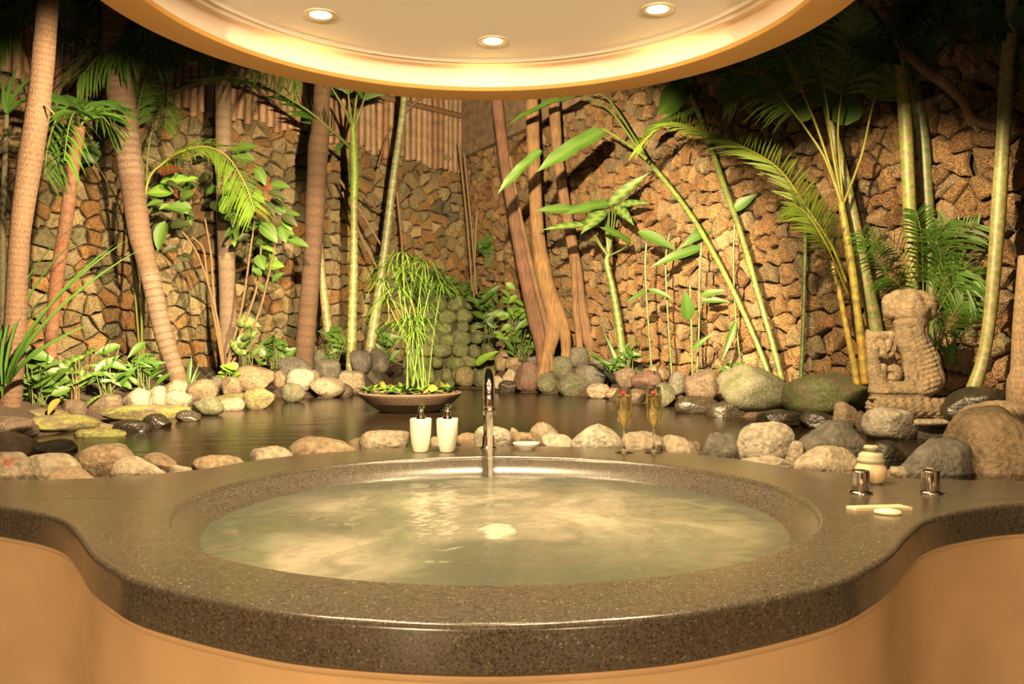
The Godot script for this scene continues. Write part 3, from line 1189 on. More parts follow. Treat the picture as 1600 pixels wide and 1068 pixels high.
func make_rocks() -> void:
	make_ico(3)
	# row on the bank right behind the tub rim: base on the bank at 0.53
	var near := [
		[-30, 45, 708, 780, 2.86, "q", "pale rock with a red stain at the plain end of the tub"], [27, 122, 710, 790, 2.90, "p", "pale rounded rock next to the red-stained rock"], [75, 158, 731, 790, 2.80, "t", "tan low rock between two pale rocks by the tub wing"], [118, 216, 695, 780, 3.02, "t", "large tilted tan rock leaning up behind the plain tub wing"], [215, 274, 707, 760, 3.22, "t", "tan small rock tucked behind the large tilted tan rock"],
		[176, 262, 714, 785, 2.90, "p", "pale rounded rock in front of the large tilted tan rock"], [260, 299, 724, 770, 2.98, "p", "small pale rock at the end of the plain tub wing rocks"], [296, 385, 712, 765, 3.12, "t", "tan low rock alone between the small pale rock and the stepped rock"], [382, 456, 699, 745, 3.34, "p", "pale rounded rock before the long flat stepped rock"], [454, 562, 684, 735, 3.52, "t", "long flat tan rock with a stepped top behind the tub rim"],
		[544, 577, 685, 720, 3.68, "t", "small tan rock between the stepped rock and the humped rock"], [564, 642, 665, 725, 3.66, "p", "humped pale rock beside the soap dispensers"], [672, 690, 682, 715, 3.68, "p", "small pale rock seen between the two soap dispensers"], [712, 748, 676, 716, 3.70, "t", "small tan rock between a soap dispenser and the tap"], [740, 797, 665, 716, 3.70, "w", "whitish rock standing right behind the tap"],
		[791, 818, 669, 712, 3.78, "p", "small pale rock between the tap and the soap dish"], [797, 845, 676, 714, 3.66, "t", "tan small rock directly behind the soap dish"], [828, 873, 660, 705, 3.80, "p", "small humped pale rock behind the white soap dish"], [842, 893, 678, 718, 3.66, "w"], [892, 970, 662, 722, 3.64, "w", "whitish striped rock beside the champagne flutes"],
		[968, 1038, 675, 725, 3.60, "p", "broad pale rock right behind the champagne flutes"], [1031, 1089, 679, 730, 3.54, "p"], [1068, 1096, 684, 730, 3.66, "t", "small tan rock between the pale and the grey rim rocks"], [1091, 1162, 677, 735, 3.46, "g"], [1156, 1242, 660, 740, 3.42, "w", "whitish angular rock between the flutes and the jar"],
		[1156, 1249, 710, 760, 3.20, "p"], [1229, 1258, 690, 740, 3.26, "p", "small pale rock wedged beside the whitish angular rock"], [1250, 1367, 657, 745, 3.30, "g", "large rounded grey rock behind the white jar"], [1246, 1340, 698, 775, 3.02, "p", "pale rock under the large grey rock behind the jar"], [1364, 1415, 690, 760, 3.25, "d"],
		[1382, 1421, 729, 770, 2.92, "p", "small pale slab between the jar and the domed grey rock"], [1404, 1526, 688, 800, 2.95, "g", "large domed grey rock beside the chrome knob"], [1476, 1660, 640, 800, 3.02, "t", "biggest tan boulder at the tap end of the tub"], [1504, 1625, 628, 690, 3.55, "t", "rounded tan boulder behind the biggest tan boulder"]]
	for q in near:
		rock(q[0], q[1], q[2], q[3], q[4], q[5], "in the row behind the tub rim", "rocks behind the tub rim", q[6] if q.size() > 6 else "")
	# planted bank on the left of the pond
	var west := [
		[-20, 48, 675, 725, 3.7, "b", "rough brown rock where the pond meets the plain tub wing"], [42, 104, 638, 670, 4.95, "y", "yellowish flat rock at the end of the mossy kerb"], [95, 136, 624, 662, 5.25, "b"], [139, 196, 617, 652, 5.5, "b", "rounded brown mossy rock above the mossy kerb"],
		[192, 237, 607, 646, 5.75, "p", "pale angular rock on the mossy kerb"], [230, 262, 604, 637, 6.1, "p", "pale small rock between the pale angular rock and the leaning palm"], [250, 293, 593, 625, 6.7, "p", "pale rock touching the leaning palm foot"], [255, 302, 608, 636, 6.3, "p", "pale flat topped rock below the leaning palm foot"], [293, 338, 593, 626, 6.7, "t", "tan rock beside the small strap leaved tuft"], [326, 352, 588, 612, 7.3, "g"], [344, 378, 589, 619, 7.1, "t", "tan rock below the bright lime green leaves"],
		[302, 349, 619, 650, 5.75, "o", "grey-green rock at the end of the mossy kerb"], [345, 381, 622, 643, 6.2, "p", "pale small flat rock in front of the lime green leaves"], [365, 428, 571, 613, 7.4, "t", "large egg shaped tan rock beside the bright green leaves"], [382, 430, 605, 639, 6.3, "y", "yellow mossy block rock at the water edge"],
		[424, 450, 579, 606, 7.8, "t"], [441, 475, 598, 628, 7.0, "o", "grey-green rock at the water edge beside the yellow mossy block"], [436, 489, 558, 590, 8.2, "g", "grey rock at the foot of the thick brown palm"], [450, 492, 576, 610, 7.7, "w", "pale egg shaped rock among the bank rocks"], [478, 499, 578, 600, 8.0, "t"], [490, 533, 561, 594, 8.1, "g", "grey rounded rock at the foot of the stubby ringed stem"], [490, 516, 546, 572, 8.6, "o"],
		[483, 537, 589, 620, 7.6, "p", "long tilted pale rock at the water edge"], [502, 550, 598, 624, 7.75, "b"], [529, 570, 576, 615, 8.0, "p", "pale rock at the water edge beside the planter bowl"], [544, 580, 547, 584, 8.5, "g", "grey rock at the foot of the lime shafted palm"], [576, 608, 546, 582, 8.8, "g"], [560, 600, 575, 612, 8.6, "o", "grey-green rock half hidden by the planter bowl"],
		[-40, 52, 652, 690, 4.3, "b", "low brown rock in front of the pinkish palm trunk"], [30, 120, 688, 714, 3.9, "d", "dark wet rock in the water by the red-stained rock"],
		[180, 233, 656, 682, 4.75, "d"], [225, 266, 646, 675, 4.95, "d", "dark wet knobbly rock in the water under the second kerb stone"], [276, 312, 640, 662, 5.35, "d", "dark wet small rock in the water where the kerb ends"], [150, 186, 661, 680, 4.75, "y"]]
	for q in west:
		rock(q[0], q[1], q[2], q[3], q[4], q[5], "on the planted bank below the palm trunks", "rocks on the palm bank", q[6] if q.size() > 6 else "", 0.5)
	# far shore between the mound and the right wall
	var far := [
		[711, 741, 573, 603, 9.1, "y", "round yellow-green rock at the foot of the mossy mound"], [739, 763, 578, 604, 9.0, "o", "grey-green rock between the mossy mound and the tap"], [774, 796, 549, 580, 9.0, "t", "small tan rock below the round leaved shrub"], [794, 818, 546, 566, 9.2, "p"], [789, 826, 556, 582, 8.8, "t", "tan flat rock at the foot of the most slanting slim tree"], [821, 845, 551, 574, 8.9, "g"], [784, 808, 577, 602, 8.6, "p", "small pale rock next to the dark reddish rock"], [769, 788, 587, 608, 8.5, "p", "small pale rock at the water edge beside the tap spout"],
		[803, 845, 564, 611, 8.4, "r", "dark reddish rock with a moss patch at the water edge"], [779, 807, 594, 616, 8.35, "d"], [839, 873, 583, 613, 8.2, "o", "grey-green rock under the forked foot of the slim tree"], [872, 919, 583, 620, 7.9, "o", "grey-green rock with a tapered top at the water edge"], [858, 896, 557, 592, 8.3, "o", "grey-green rock between the forked legs of the slim tree"], [884, 919, 542, 574, 8.3, "g", "grey rock wedged between the two slim tree feet"], [900, 945, 566, 606, 7.9, "g", "grey rounded rock at the foot of the split slim tree"],
		[924, 953, 559, 582, 8.1, "g", "grey rock behind the foot of the split slim tree"], [944, 1004, 557, 602, 7.6, "o", "broad grey-green boulder above the first champagne flute"], [961, 994, 573, 607, 7.25, "b", "brown rounded rock resting against the broad grey-green boulder"], [917, 952, 599, 622, 7.5, "p"], [946, 972, 606, 622, 7.3, "t"], [987, 1032, 579, 611, 7.1, "r", "reddish brown rock above the second champagne flute"], [1010, 1046, 572, 594, 7.3, "t", "tan rock behind the reddish brown rock"],
		[1022, 1054, 598, 637, 6.5, "o", "grey-green rock standing in the water behind the second flute"], [1045, 1076, 579, 620, 6.7, "g"], [1071, 1122, 576, 627, 6.3, "b", "round brown boulder on the far shore"], [965, 1010, 607, 632, 6.9, "b", "brown low rock at the water edge under the reddish brown rock"], [1050, 1120, 618, 650, 6.0, "d", "dark wet flat rock below the round brown boulder"], [1105, 1175, 625, 662, 5.7, "d", "dark wet flat rock below the big flat grey-green boulder"],
		[1121, 1234, 572, 642, 5.75, "o", "big flat grey-green boulder beside the mossy boulder"], [1227, 1363, 583, 652, 5.25, "m", "big mossy green boulder next to the stone statue"], [1296, 1338, 628, 672, 4.75, "t", "small tan rock in front of the big mossy boulder"], [1336, 1357, 643, 676, 4.7, "b"], [1352, 1431, 639, 690, 4.38, "w", "pale block shaped rock leaning on the statue pedestal"],
		[1474, 1580, 606, 660, 4.35, "d", "dark boulder between the statue and the banded cane"], [1180, 1260, 640, 668, 5.0, "d", "dark wet flat rock below the gap between the two big boulders"], [1250, 1310, 645, 672, 4.9, "d", "dark wet flat rock below the big mossy boulder"]]
	for q in far:
		rock(q[0], q[1], q[2], q[3], q[4], q[5], "on the far shore of the pond", "rocks on the far shore", q[6] if q.size() > 6 else "", 0.58)
	make_kerb()
	make_mound()


func make_kerb() -> void:
	for q in [[50, 168, 657, 694, 664, 650, 4.55, 5.05, "long low mossy kerb stone below the yellowish flat rock"], [166, 306, 632, 660, 640, 628, 5.1, 5.9, "long low mossy kerb stone below the pale angular rock"], [305, 384, 614, 634, 0, 0, 6.0, 6.7, "short low mossy kerb stone beside the yellow mossy block rock"]]:
		var b := Builder.new()
		var a := spot(q[0], (q[2] + q[3]) * 0.5 + (8 if q[6] < 5 else 5), q[6])
		var e := spot(q[1], (q[2] + q[3]) * 0.5 - (8 if q[6] < 5 else 5), q[7])
		a.y = POND + 0.035
		e.y = POND + 0.035
		var c := (a + e) / 2
		var d := e - a
		var first := b.v.size()
		rock_shape(b, Vector3.ZERO, Vector3(d.length() * 0.52, 0.055, 0.085), Color(0.20, 0.19, 0.05), Color(0.13, 0.10, 0.06), 0.45, 3, 0.0, 0.08)
		var rot := Basis(Vector3.UP, atan2(-d.z, d.x))
		for i in range(first, b.v.size()):
			b.v[i] = rot * b.v[i] + c
		lone("kerb_stone", b, M.rock, q[8], "stone", "mossy kerb stones")
	var b2 := Builder.new()
	rock_shape(b2, spot(157, 680, 4.5) * Vector3(1, 0, 1) + Vector3(0, POND + 0.005, 0), Vector3(0.13, 0.03, 0.07), Color(0.28, 0.28, 0.07), Color(0.16, 0.13, 0.07), 0.4, 3, 0.2)
	lone("stepping_slab", b2, M.rock, "small thin mossy slab lying in the water by the kerb", "stone")


func make_mound() -> void:
	var c := spot(708, 600, 9.95)
	var root := thing("rock_mound", "mossy green mound of stacked boulders in the garden corner", "rock mound", Vector3(c.x, POND - 0.05, c.z))
	var R := Vector3(0.50, 1.06, 0.50)
	var base := Vector3(c.x, POND - 0.05, c.z)
	var b := Builder.new()
	rock_shape(b, base + Vector3(0, R.y * 0.4, 0), Vector3(R.x * 0.85, R.y * 0.52, R.z * 0.85), Color(0.07, 0.07, 0.04), Color(0.06, 0.08, 0.03), 0.5, 2, 0.0)
	part(root, "core", b, M.rock)
	var rows := 8
	for j in rows:
		var t := (j + 0.4) / rows
		var rr := R.x * sqrt(maxf(0.05, 1.0 - t * t * 0.95)) * 1.05
		var n := maxi(4, int(TAU * rr / 0.185))
		for i in n:
			var a := TAU * (i + 0.5 * (j % 2) + rng.randf_range(-0.15, 0.15)) / n
			if sin(a) < -0.45:
				continue
			var p := base + Vector3(cos(a) * rr, t * R.y + rng.randf_range(-0.02, 0.02), sin(a) * rr)
			var bb := Builder.new()
			var keep_v := ico_v
			var s := rng.randf_range(0.085, 0.115)
			var g := rng.randf()
			rock_shape(bb, p, Vector3(s * rng.randf_range(0.95, 1.15), s * rng.randf_range(0.7, 0.95), s * 0.75), Color(0.17, 0.17, 0.075).lerp(Color(0.13, 0.12, 0.085), g), Color(0.15, 0.19, 0.045), 0.5, 4, rng.randf() * TAU)
			part(root, "stone", bb, M.rock)
			ico_v = keep_v


# ------------------------------------------------------------------ things on the rim
func make_rim_things() -> void:
	# tap: a chrome swan neck with water running from it
	var base := spot(763, 700, 3.44)
	base.y = RIM
	var t := thing("tap", "tall chrome swan neck tap pouring water into the tub", "tap", base)
	var b := Builder.new()
	lathe(b, base, [Vector2(0.036, 0.0), Vector2(0.036, 0.006), Vector2(0.027, 0.012), Vector2(0.026, 0.05), Vector2(0.021, 0.055)], 32)
	part(t, "base_flange", b, M.chrome)
	b = Builder.new()
	var p := PackedVector3Array()
	p.append(base + Vector3(0, 0.04, 0))
	p.append(base + Vector3(0, 0.20, 0))
	var rad := 0.165
	for k in 13:
		var a := PI * k / 12.0
		p.append(base + Vector3(0.012 * (1 - cos(a)) * 0.5, 0.235 + 0.085 * sin(a), rad * (1 - cos(a))))
	p.append(base + Vector3(0.014, 0.185, rad * 2))
	var r := PackedFloat32Array()
	for k in p.size():
		r.append(0.0165)
	tube(b, smooth_path(p, 3), PackedFloat32Array(range(smooth_path(p, 3).size()).map(func(_i): return 0.021)), 20, PackedColorArray([Color.WHITE]))
	part(t, "spout", b, M.chrome)
	b = Builder.new()
	var tip := base + Vector3(0.014, 0.165, rad * 2)
	lathe(b, tip, [Vector2(0.014, -0.002), Vector2(0.0235, 0.0), Vector2(0.0235, 0.024), Vector2(0.021, 0.027)], 24)
	part(t, "nozzle", b, M.chrome)
	# the stream
	b = Builder.new()
	var q := PackedVector3Array()
	var rr := PackedFloat32Array()
	for k in 14:
		var u := k / 13.0
		q.append(tip + Vector3(0.004 * u, -0.001 - u * (tip.y - (RIM - 0.066)), 0.01 * u))
		rr.append(0.0115 - 0.004 * u + 0.0007 * sin(k * 2.1))
	tube(b, q, rr, 14, PackedColorArray([Color.WHITE]))
	lone("water_stream", b, M.stream, "thin stream of water falling from the tap", "water", "", "stuff")
	# soap dispensers
	for s in [[657.5, 705.0, "white soap dispenser farther from the tap"], [699.0, 703.0, "white soap dispenser nearer to the tap"]]:
		var o := spot(s[0], s[1], 3.33)
		o.y = RIM
		var d := thing("soap_dispenser", "%s, with chrome pump" % s[2], "dispenser", o, "white soap dispensers on the rim")
		b = Builder.new()
		lathe(b, o, [Vector2(0.0, 0.0), Vector2(0.026, 0.0), Vector2(0.030, 0.004), Vector2(0.038, 0.035), Vector2(0.043, 0.075), Vector2(0.0445, 0.115), Vector2(0.0445, 0.128), Vector2(0.042, 0.133), Vector2(0.036, 0.131), Vector2(0.03, 0.124), Vector2(0.0, 0.124)], 8)
		for i in b.v.size():
			var w := b.v[i] - o
			b.v[i] = o + w.rotated(Vector3.UP, 0.39)
		part(d, "bottle", b, M.ceramic)
		b = Builder.new()
		lathe(b, o, [Vector2(0.019, 0.122), Vector2(0.019, 0.142), Vector2(0.012, 0.145), Vector2(0.010, 0.17), Vector2(0.0, 0.17)], 16)
		part(d, "pump_collar", b, M.chrome)
		b = Builder.new()
		rod(b, PackedVector3Array([o + Vector3(0.004, 0.176, -0.012), o + Vector3(0.004, 0.176, 0.02), o + Vector3(0.005, 0.171, 0.045)]), 0.013, 0.009, 12, Color.WHITE)
		part(d, "pump_nozzle", b, M.chrome)
	# soap dish
	var sd := spot(822, 700, 3.40)
	sd.y = RIM
	var dish := thing("soap_dish", "small white oval soap dish on the rim beside the tap", "dish", sd)
	b = Builder.new()
	lathe(b, sd, [Vector2(0.026, 0.0), Vector2(0.030, 0.003), Vector2(0.030, 0.007), Vector2(0.047, 0.016), Vector2(0.0535, 0.025), Vector2(0.052, 0.029), Vector2(0.046, 0.026), Vector2(0.036, 0.019), Vector2(0.0, 0.017)], 40, Color.WHITE, 0.8)
	part(dish, "bowl", b, M.ceramic)
	b = Builder.new()
	lathe(b, sd + Vector3(0, 0.016, 0), [Vector2(0.028, 0.0), Vector2(0.032, 0.006), Vector2(0.026, 0.013), Vector2(0.0, 0.016)], 24, Color.WHITE, 0.7)
	part(dish, "soap_cake", b, M.soap)
	# champagne flutes
	for s in [[975.0, 708.0, "champagne flute with bubbly wine, nearer to the tap"], [1021.5, 709.5, "champagne flute with bubbly wine, farther from the tap"]]:
		var o := spot(s[0], s[1] - 3, 3.31)
		o.y = RIM
		flute(o, s[2])
	# jar
	var jr := spot(1361, 753, 2.60)
	jr.y = RIM
	var jar := thing("lidded_jar", "round cream jar with a stacked glassy lid", "jar", jr)
	b = Builder.new()
	lathe(b, jr, [Vector2(0.0, 0.0), Vector2(0.030, 0.0), Vector2(0.041, 0.010), Vector2(0.0475, 0.028), Vector2(0.046, 0.045), Vector2(0.039, 0.058), Vector2(0.036, 0.062)], 40)
	part(jar, "bowl", b, M.cream)
	b = Builder.new()
	lathe(b, jr, [Vector2(0.036, 0.062), Vector2(0.041, 0.066), Vector2(0.041, 0.074), Vector2(0.036, 0.078), Vector2(0.037, 0.086), Vector2(0.030, 0.093), Vector2(0.015, 0.097), Vector2(0.014, 0.101), Vector2(0.0225, 0.105), Vector2(0.0225, 0.111), Vector2(0.019, 0.115), Vector2(0.0, 0.116)], 40)
	part(jar, "lid", b, M.frosted)
	# tap knobs
	for s in [[1344.0, 774.0, "chrome tap knob in front of the cream jar", 0.0], [1454.0, 770.0, "chrome tap knob with a raised tab at the far end of the rim", 1.0]]:
		var o := spot(s[0], s[1] - 3, 2.42)
		o.y = RIM
		var kn := thing("mixer_control", s[2], "knob", o, "chrome tap knobs")
		b = Builder.new()
		lathe(b, o, [Vector2(0.034, 0.0), Vector2(0.034, 0.005), Vector2(0.031, 0.008), Vector2(0.026, 0.009)], 36)
		part(kn, "flange", b, M.chrome)
		b = Builder.new()
		lathe(b, o, [Vector2(0.0255, 0.010), Vector2(0.0255, 0.062), Vector2(0.024, 0.066), Vector2(0.019, 0.0665), Vector2(0.017, 0.064), Vector2(0.0, 0.064)], 36)
		part(kn, "grip", b, M.chrome)
		b = Builder.new()
		if s[3] > 0:
			box(b, o + Vector3(-0.004, 0.064, -0.02), o + Vector3(0.006, 0.074, 0.022))
		else:
			box(b, o + Vector3(-0.046, 0.061, -0.005), o + Vector3(-0.012, 0.067, 0.004))
		part(kn, "tab", b, M.chrome, true)
	# bath tray items
	var tr := spot(1374, 795, 2.19)
	tr.y = RIM
	b = Builder.new()
	var ang := Basis(Vector3.UP, 0.10)
	var ids := []
	for y in [0.0, 0.006, 0.008]:
		for c in [[-0.071, 0.016], [0.078, 0.021], [0.068, -0.021], [-0.083, -0.014]]:
			var shrink := 1.0 if y < 0.007 else 0.97
			ids.append(b.add(tr + ang * Vector3(c[0] * shrink, y, c[1] * shrink)))
	for l in 2:
		for i in 4:
			b.quad(ids[l * 4 + i], ids[l * 4 + (i + 1) % 4], ids[l * 4 + 4 + (i + 1) % 4], ids[l * 4 + 4 + i])
	b.quad(ids[8], ids[9], ids[10], ids[11])
	b.quad(ids[3], ids[2], ids[1], ids[0])
	lone("soap_tray", b, M.cream, "thin flat cream tray lying on the rim below the knobs", "tray", "", "", true)
	var so := spot(1387, 803, 2.13)
	so.y = RIM
	b = Builder.new()
	lathe(b, Vector3.ZERO, [Vector2(0.0, 0.0), Vector2(0.029, 0.0), Vector2(0.033, 0.004), Vector2(0.030, 0.009), Vector2(0.018, 0.012), Vector2(0.0, 0.013)], 32, Color.WHITE, 0.72)
	for i in b.v.size():
		b.v[i] = so + b.v[i].rotated(Vector3.UP, -0.25)
	lone("soap_bar", b, M.soap, "small oval cream soap bar in front of the tray", "soap")


func flute(o: Vector3, label: String) -> void:
	var t := thing("champagne_flute", label, "glass", o, "champagne flutes on the rim")
	var b := Builder.new()
	# outer wall upwards, then the inner wall down into the bowl
	lathe(b, o, [Vector2(0.0, 0.0), Vector2(0.036, 0.0), Vector2(0.037, 0.0015), Vector2(0.030, 0.004), Vector2(0.010, 0.010), Vector2(0.0045, 0.025), Vector2(0.0042, 0.075), Vector2(0.006, 0.092), Vector2(0.018, 0.112), Vector2(0.028, 0.138), Vector2(0.0315, 0.170), Vector2(0.030, 0.215), Vector2(0.0265, 0.257),
		Vector2(0.0255, 0.257), Vector2(0.0288, 0.215), Vector2(0.0302, 0.170), Vector2(0.0267, 0.139), Vector2(0.0165, 0.114), Vector2(0.004, 0.098), Vector2(0.0, 0.096)], 40)
	part(t, "glass", b, M.flute)
	b = Builder.new()
	lathe(b, o, [Vector2(0.0, 0.0965), Vector2(0.0036, 0.0985), Vector2(0.0160, 0.1145), Vector2(0.0262, 0.1395), Vector2(0.0297, 0.170), Vector2(0.0283, 0.215), Vector2(0.0274, 0.226), Vector2(0.0, 0.2255)], 32)
	var w := part(t, "wine", b, M.wine)
	w.set_meta("label", "pale golden sparkling wine")
	# bubbles clinging inside, and a red berry afloat
	b = Builder.new()
	for k in 46:
		var a := rng.randf() * TAU
		var y := rng.randf_range(0.118, 0.22)
		var rr := 0.024 * rng.randf_range(0.3, 1.0) * minf(1.0, (y - 0.10) / 0.035)
		var c := o + Vector3(cos(a) * rr, y, sin(a) * rr)
		var s := rng.randf_range(0.0007, 0.0014)
		lathe(b, c, [Vector2(0, -s), Vector2(s * 0.8, -s * 0.5), Vector2(s * 0.8, s * 0.5), Vector2(0, s)], 5)
	var bub := part(t, "bubbles", b, M.frosted)
	bub.set_meta("kind", "stuff")
	b = Builder.new()
	var c2 := o + Vector3(-0.004, 0.231, 0.004)
	lathe(b, c2, [Vector2(0, -0.009), Vector2(0.009, -0.005), Vector2(0.011, 0.001), Vector2(0.007, 0.008), Vector2(0, 0.010)], 14)
	part(t, "strawberry", b, M.berry)


# ------------------------------------------------------------------ planter bowl with papyrus
func make_planter() -> void:
	var c := spot(641, 640, 6.1)
	c.y = POND - 0.2
	var y := POND - c.y
	var t := thing("planter_bowl", "wide shallow dark stone planter bowl standing in the pond", "planter", c)
	var b := Builder.new()
	lathe(b, c, [Vector2(0.0, 0.0), Vector2(0.16, 0.0), Vector2(0.14, 0.08), Vector2(0.15, y - 0.02), Vector2(0.22, y + 0.005), Vector2(0.30, y + 0.055), Vector2(0.305, y + 0.062), Vector2(0.315, y + 0.066), Vector2(0.36, y + 0.115), Vector2(0.374, y + 0.13), Vector2(0.37, y + 0.14), Vector2(0.352, y + 0.14), Vector2(0.33, y + 0.11), Vector2(0.0, y + 0.10)], 72)
	part(t, "bowl", b, M.planter)
	b = Builder.new()
	lathe(b, c, [Vector2(0.335, y + 0.112), Vector2(0.25, y + 0.135), Vector2(0.0, y + 0.15)], 40)
	for i in b.v.size():
		b.v[i].y += 0.02 * noise.get_noise_3dv(b.v[i] * 40.0)
	part(t, "soil", b, M.soil)
	var top := c + Vector3(0, y + 0.14, 0)
	# papyrus
	var pap := thing("papyrus_plant", "bright green papyrus with thin stems and mop heads in the planter bowl", "plant", top + Vector3(0.05, 0, 0))
	var heads := [[598, 440], [612, 415], [628, 398], [645, 405], [662, 412], [676, 432], [604, 470], [622, 452], [655, 446], [690, 446], [618, 505], [640, 500], [658, 498], [668, 478], [632, 425], [648, 520]]
	for h in heads:
		b = Builder.new()
		var foot := top + Vector3(rng.randf_range(-0.02, 0.13), -0.01, rng.randf_range(-0.08, 0.08))
		var tip := spot(h[0], h[1], 6.1 + rng.randf_range(-0.14, 0.14))
		var mid := foot.lerp(tip, 0.55) + Vector3((foot.x - tip.x) * 0.12, 0, 0)
		var green := Color(0.12, 0.22, 0.025) * rng.randf_range(0.85, 1.2)
		rod(b, smooth_path(PackedVector3Array([foot, mid, tip]), 5), 0.0055, 0.004, 6, green)
		var st := part(pap, "stalk", b, M.leafy)
		b = Builder.new()
		var n := 44
		for k in n:
			var a := TAU * k / n + rng.randf() * 0.2
			var up := rng.randf_range(0.1, 0.8)
			var d := Vector3(cos(a), up, sin(a)).normalized()
			leaflet(b, tip, d, d.cross(Vector3.UP).normalized(), rng.randf_range(0.16, 0.30), 0.007, rng.randf_range(0.5, 1.1), green * rng.randf_range(0.8, 1.3))
		var mop := part(st, "mop_head", b, M.leafy)
		mop.set_meta("kind", "stuff")
	# low leaves round its foot
	var cover := thing("bowl_creeper", "low yellow and green creeper leaves covering the planter bowl soil", "plant", top)
	for k in 120:
		var a := rng.randf() * TAU
		var rr := sqrt(rng.randf()) * 0.33
		var p := top + Vector3(cos(a) * rr, 0.0, sin(a) * rr)
		var d := Vector3(rng.randf_range(-1, 1), rng.randf_range(0.1, 0.9), rng.randf_range(-1, 1)).normalized()
		var yellow := rng.randf() < 0.3
		put_leaf(cover, M.leaf_oval_yellow if yellow else M.leaf_oval, M.leafy, p, p + d * rng.randf_range(0.05, 0.10), rng.randf_range(0.03, 0.06))


# ------------------------------------------------------------------ statue
func make_statue() -> void:
	var k := 4.5 / LENS / 4.106
	var foot := spot(1419, 652, 4.5)
	var root := thing("serpent_statue", "carved sandstone serpent statue rearing up with a broad flat head", "statue", Vector3(foot.x, foot.y, foot.z))
	# bones of the figure in the carver's own units: x, y (down), z (outwards), radius, twice
	var bones := [
		[190, 800, -40, 75, 540, 800, -40, 72], [190, 800, 45, 70, 540, 805, 45, 66], [190, 710, 0, 80, 420, 715, 0, 84], [420, 715, 0, 86, 500, 620, 0, 92], [500, 620, 0, 92, 475, 510, 0, 90], [475, 510, 0, 90, 415, 400, 0, 86], [415, 400, 0, 86, 385, 300, 0, 96],
		[385, 300, 0, 98, 372, 200, 0, 120], [275, 150, 0, 72, 465, 150, 0, 78], [250, 124, 0, 52, 488, 128, 0, 54], [300, 108, 0, 60, 440, 112, 0, 62], [262, 185, 0, 58, 482, 190, 0, 64], [365, 112, 10, 70, 365, 150, 45, 74], [185, 690, 0, 66, 150, 570, 0, 48], [150, 570, 0, 46, 138, 460, 0, 40], [138, 460, 0, 40, 128, 380, 0, 38], [128, 370, 0, 36, 104, 312, 0, 12],
		[128, 345, 5, 32, 250, 348, 5, 34], [250, 348, 5, 36, 330, 400, 5, 40], [330, 400, 5, 42, 372, 480, 5, 46], [372, 480, 5, 46, 385, 620, 5, 48], [230, 440, -85, 66, 290, 640, -85, 80],
		[138, 425, 34, 26, 150, 472, 34, 20], [178, 396, 36, 24, 188, 422, 44, 20], [224, 394, 34, 24, 215, 430, 42, 20], [256, 425, 28, 22, 240, 464, 32, 20], [186, 462, 40, 24, 208, 482, 38, 18],
		[348, 660, 48, 20, 334, 585, 52, 7], [388, 655, 50, 18, 398, 568, 52, 6], [372, 668, 56, 16, 360, 620, 60, 6], [525, 855, 60, 40, 595, 765, 30, 34], [200, 540, 20, 20, 180, 640, 20, 34]]
	var sd := func(p: Vector3) -> float:
		var d := 1e3
		for q in bones:
			var a := Vector3(q[0], q[1], q[2])
			var ab := Vector3(q[4] - q[0], q[5] - q[1], q[6] - q[2])
			var t := clampf((p - a).dot(ab) / ab.length_squared(), 0.0, 1.0)
			var e: float = (p - a - ab * t).length() - lerpf(q[3], q[7], t)
			if e - d < 12.0:
				var h := maxf(12.0 - absf(d - e), 0.0) / 12.0
				d = minf(d, e) - h * h * 3.0
		# ribbed disc in the hollow
		var c := p - Vector3(265, 590, 0)
		var e2 := (c * Vector3(1, 1, 1.3)).length() - 66.0 - 4.0 * sin(atan2(c.y, c.x) * 16.0) * smoothstep(20.0, 50.0, Vector2(c.x, c.y).length())
		e2 = maxf(e2, 26.0 - (p - Vector3(228, 590, 45)).length())
		d = minf(d, e2)
		# carving: belly plates, scales, rough foot
		if p.y > 380 and p.y < 730 and p.x > 380:
			d += 3.6 * sin(p.y / 5.2 + p.x / 14.0) * smoothstep(400.0, 430.0, p.x) * smoothstep(540.0, 500.0, p.x)
		if p.y > 280 and p.y < 690 and p.z > 0:
			var mid := lerpf(385.0, 500.0, clampf((p.y - 310.0) / 310.0, 0, 1))
			d += 7.0 * exp(-pow((p.x - mid + 32.0) / 8.0, 2.0)) + 6.0 * exp(-pow((p.x - mid - 48.0) / 8.0, 2.0))
		if p.y < 260 and p.z > 0:
			d += 6.0 * exp(-pow((p.y - 122.0 - 0.05 * (p.x - 365.0)) / 8.0, 2.0)) + 5.0 * exp(-pow((p.y - 232.0 - 0.0012 * pow(p.x - 365.0, 2.0)) / 8.0, 2.0))
			d -= 7.0 * exp(-(pow(p.x - 275.0, 2.0) + pow(p.y - 165.0, 2.0)) / 300.0) + 7.0 * exp(-(pow(p.x - 455.0, 2.0) + pow(p.y - 165.0, 2.0)) / 300.0)
		if p.y > 735:
			d += 8.0 * sin(p.x / 9.0 + sin(p.y / 11.0) * 2.0) * sin(p.y / 9.0)
		if p.y > 712 and p.y < 736:
			d += 9.0
		d += 2.0 * noise.get_noise_3dv(p * 0.5)
		# flat sides, front and back
		return maxf(maxf(d, absf(p.z) - 112.0), p.y - 868.0)
	var lo := Vector3(30, 20, -124)
	var cell := 7.0
	var dims := Vector3i(88, 124, 36)
	var val := PackedFloat32Array()
	val.resize(dims.x * dims.y * dims.z)
	for x in dims.x:
		for y in dims.y:
			for z in dims.z:
				val[(x * dims.y + y) * dims.z + z] = sd.call(lo + Vector3(x, y, z) * cell)
	var b := Builder.new()
	var ids := {}
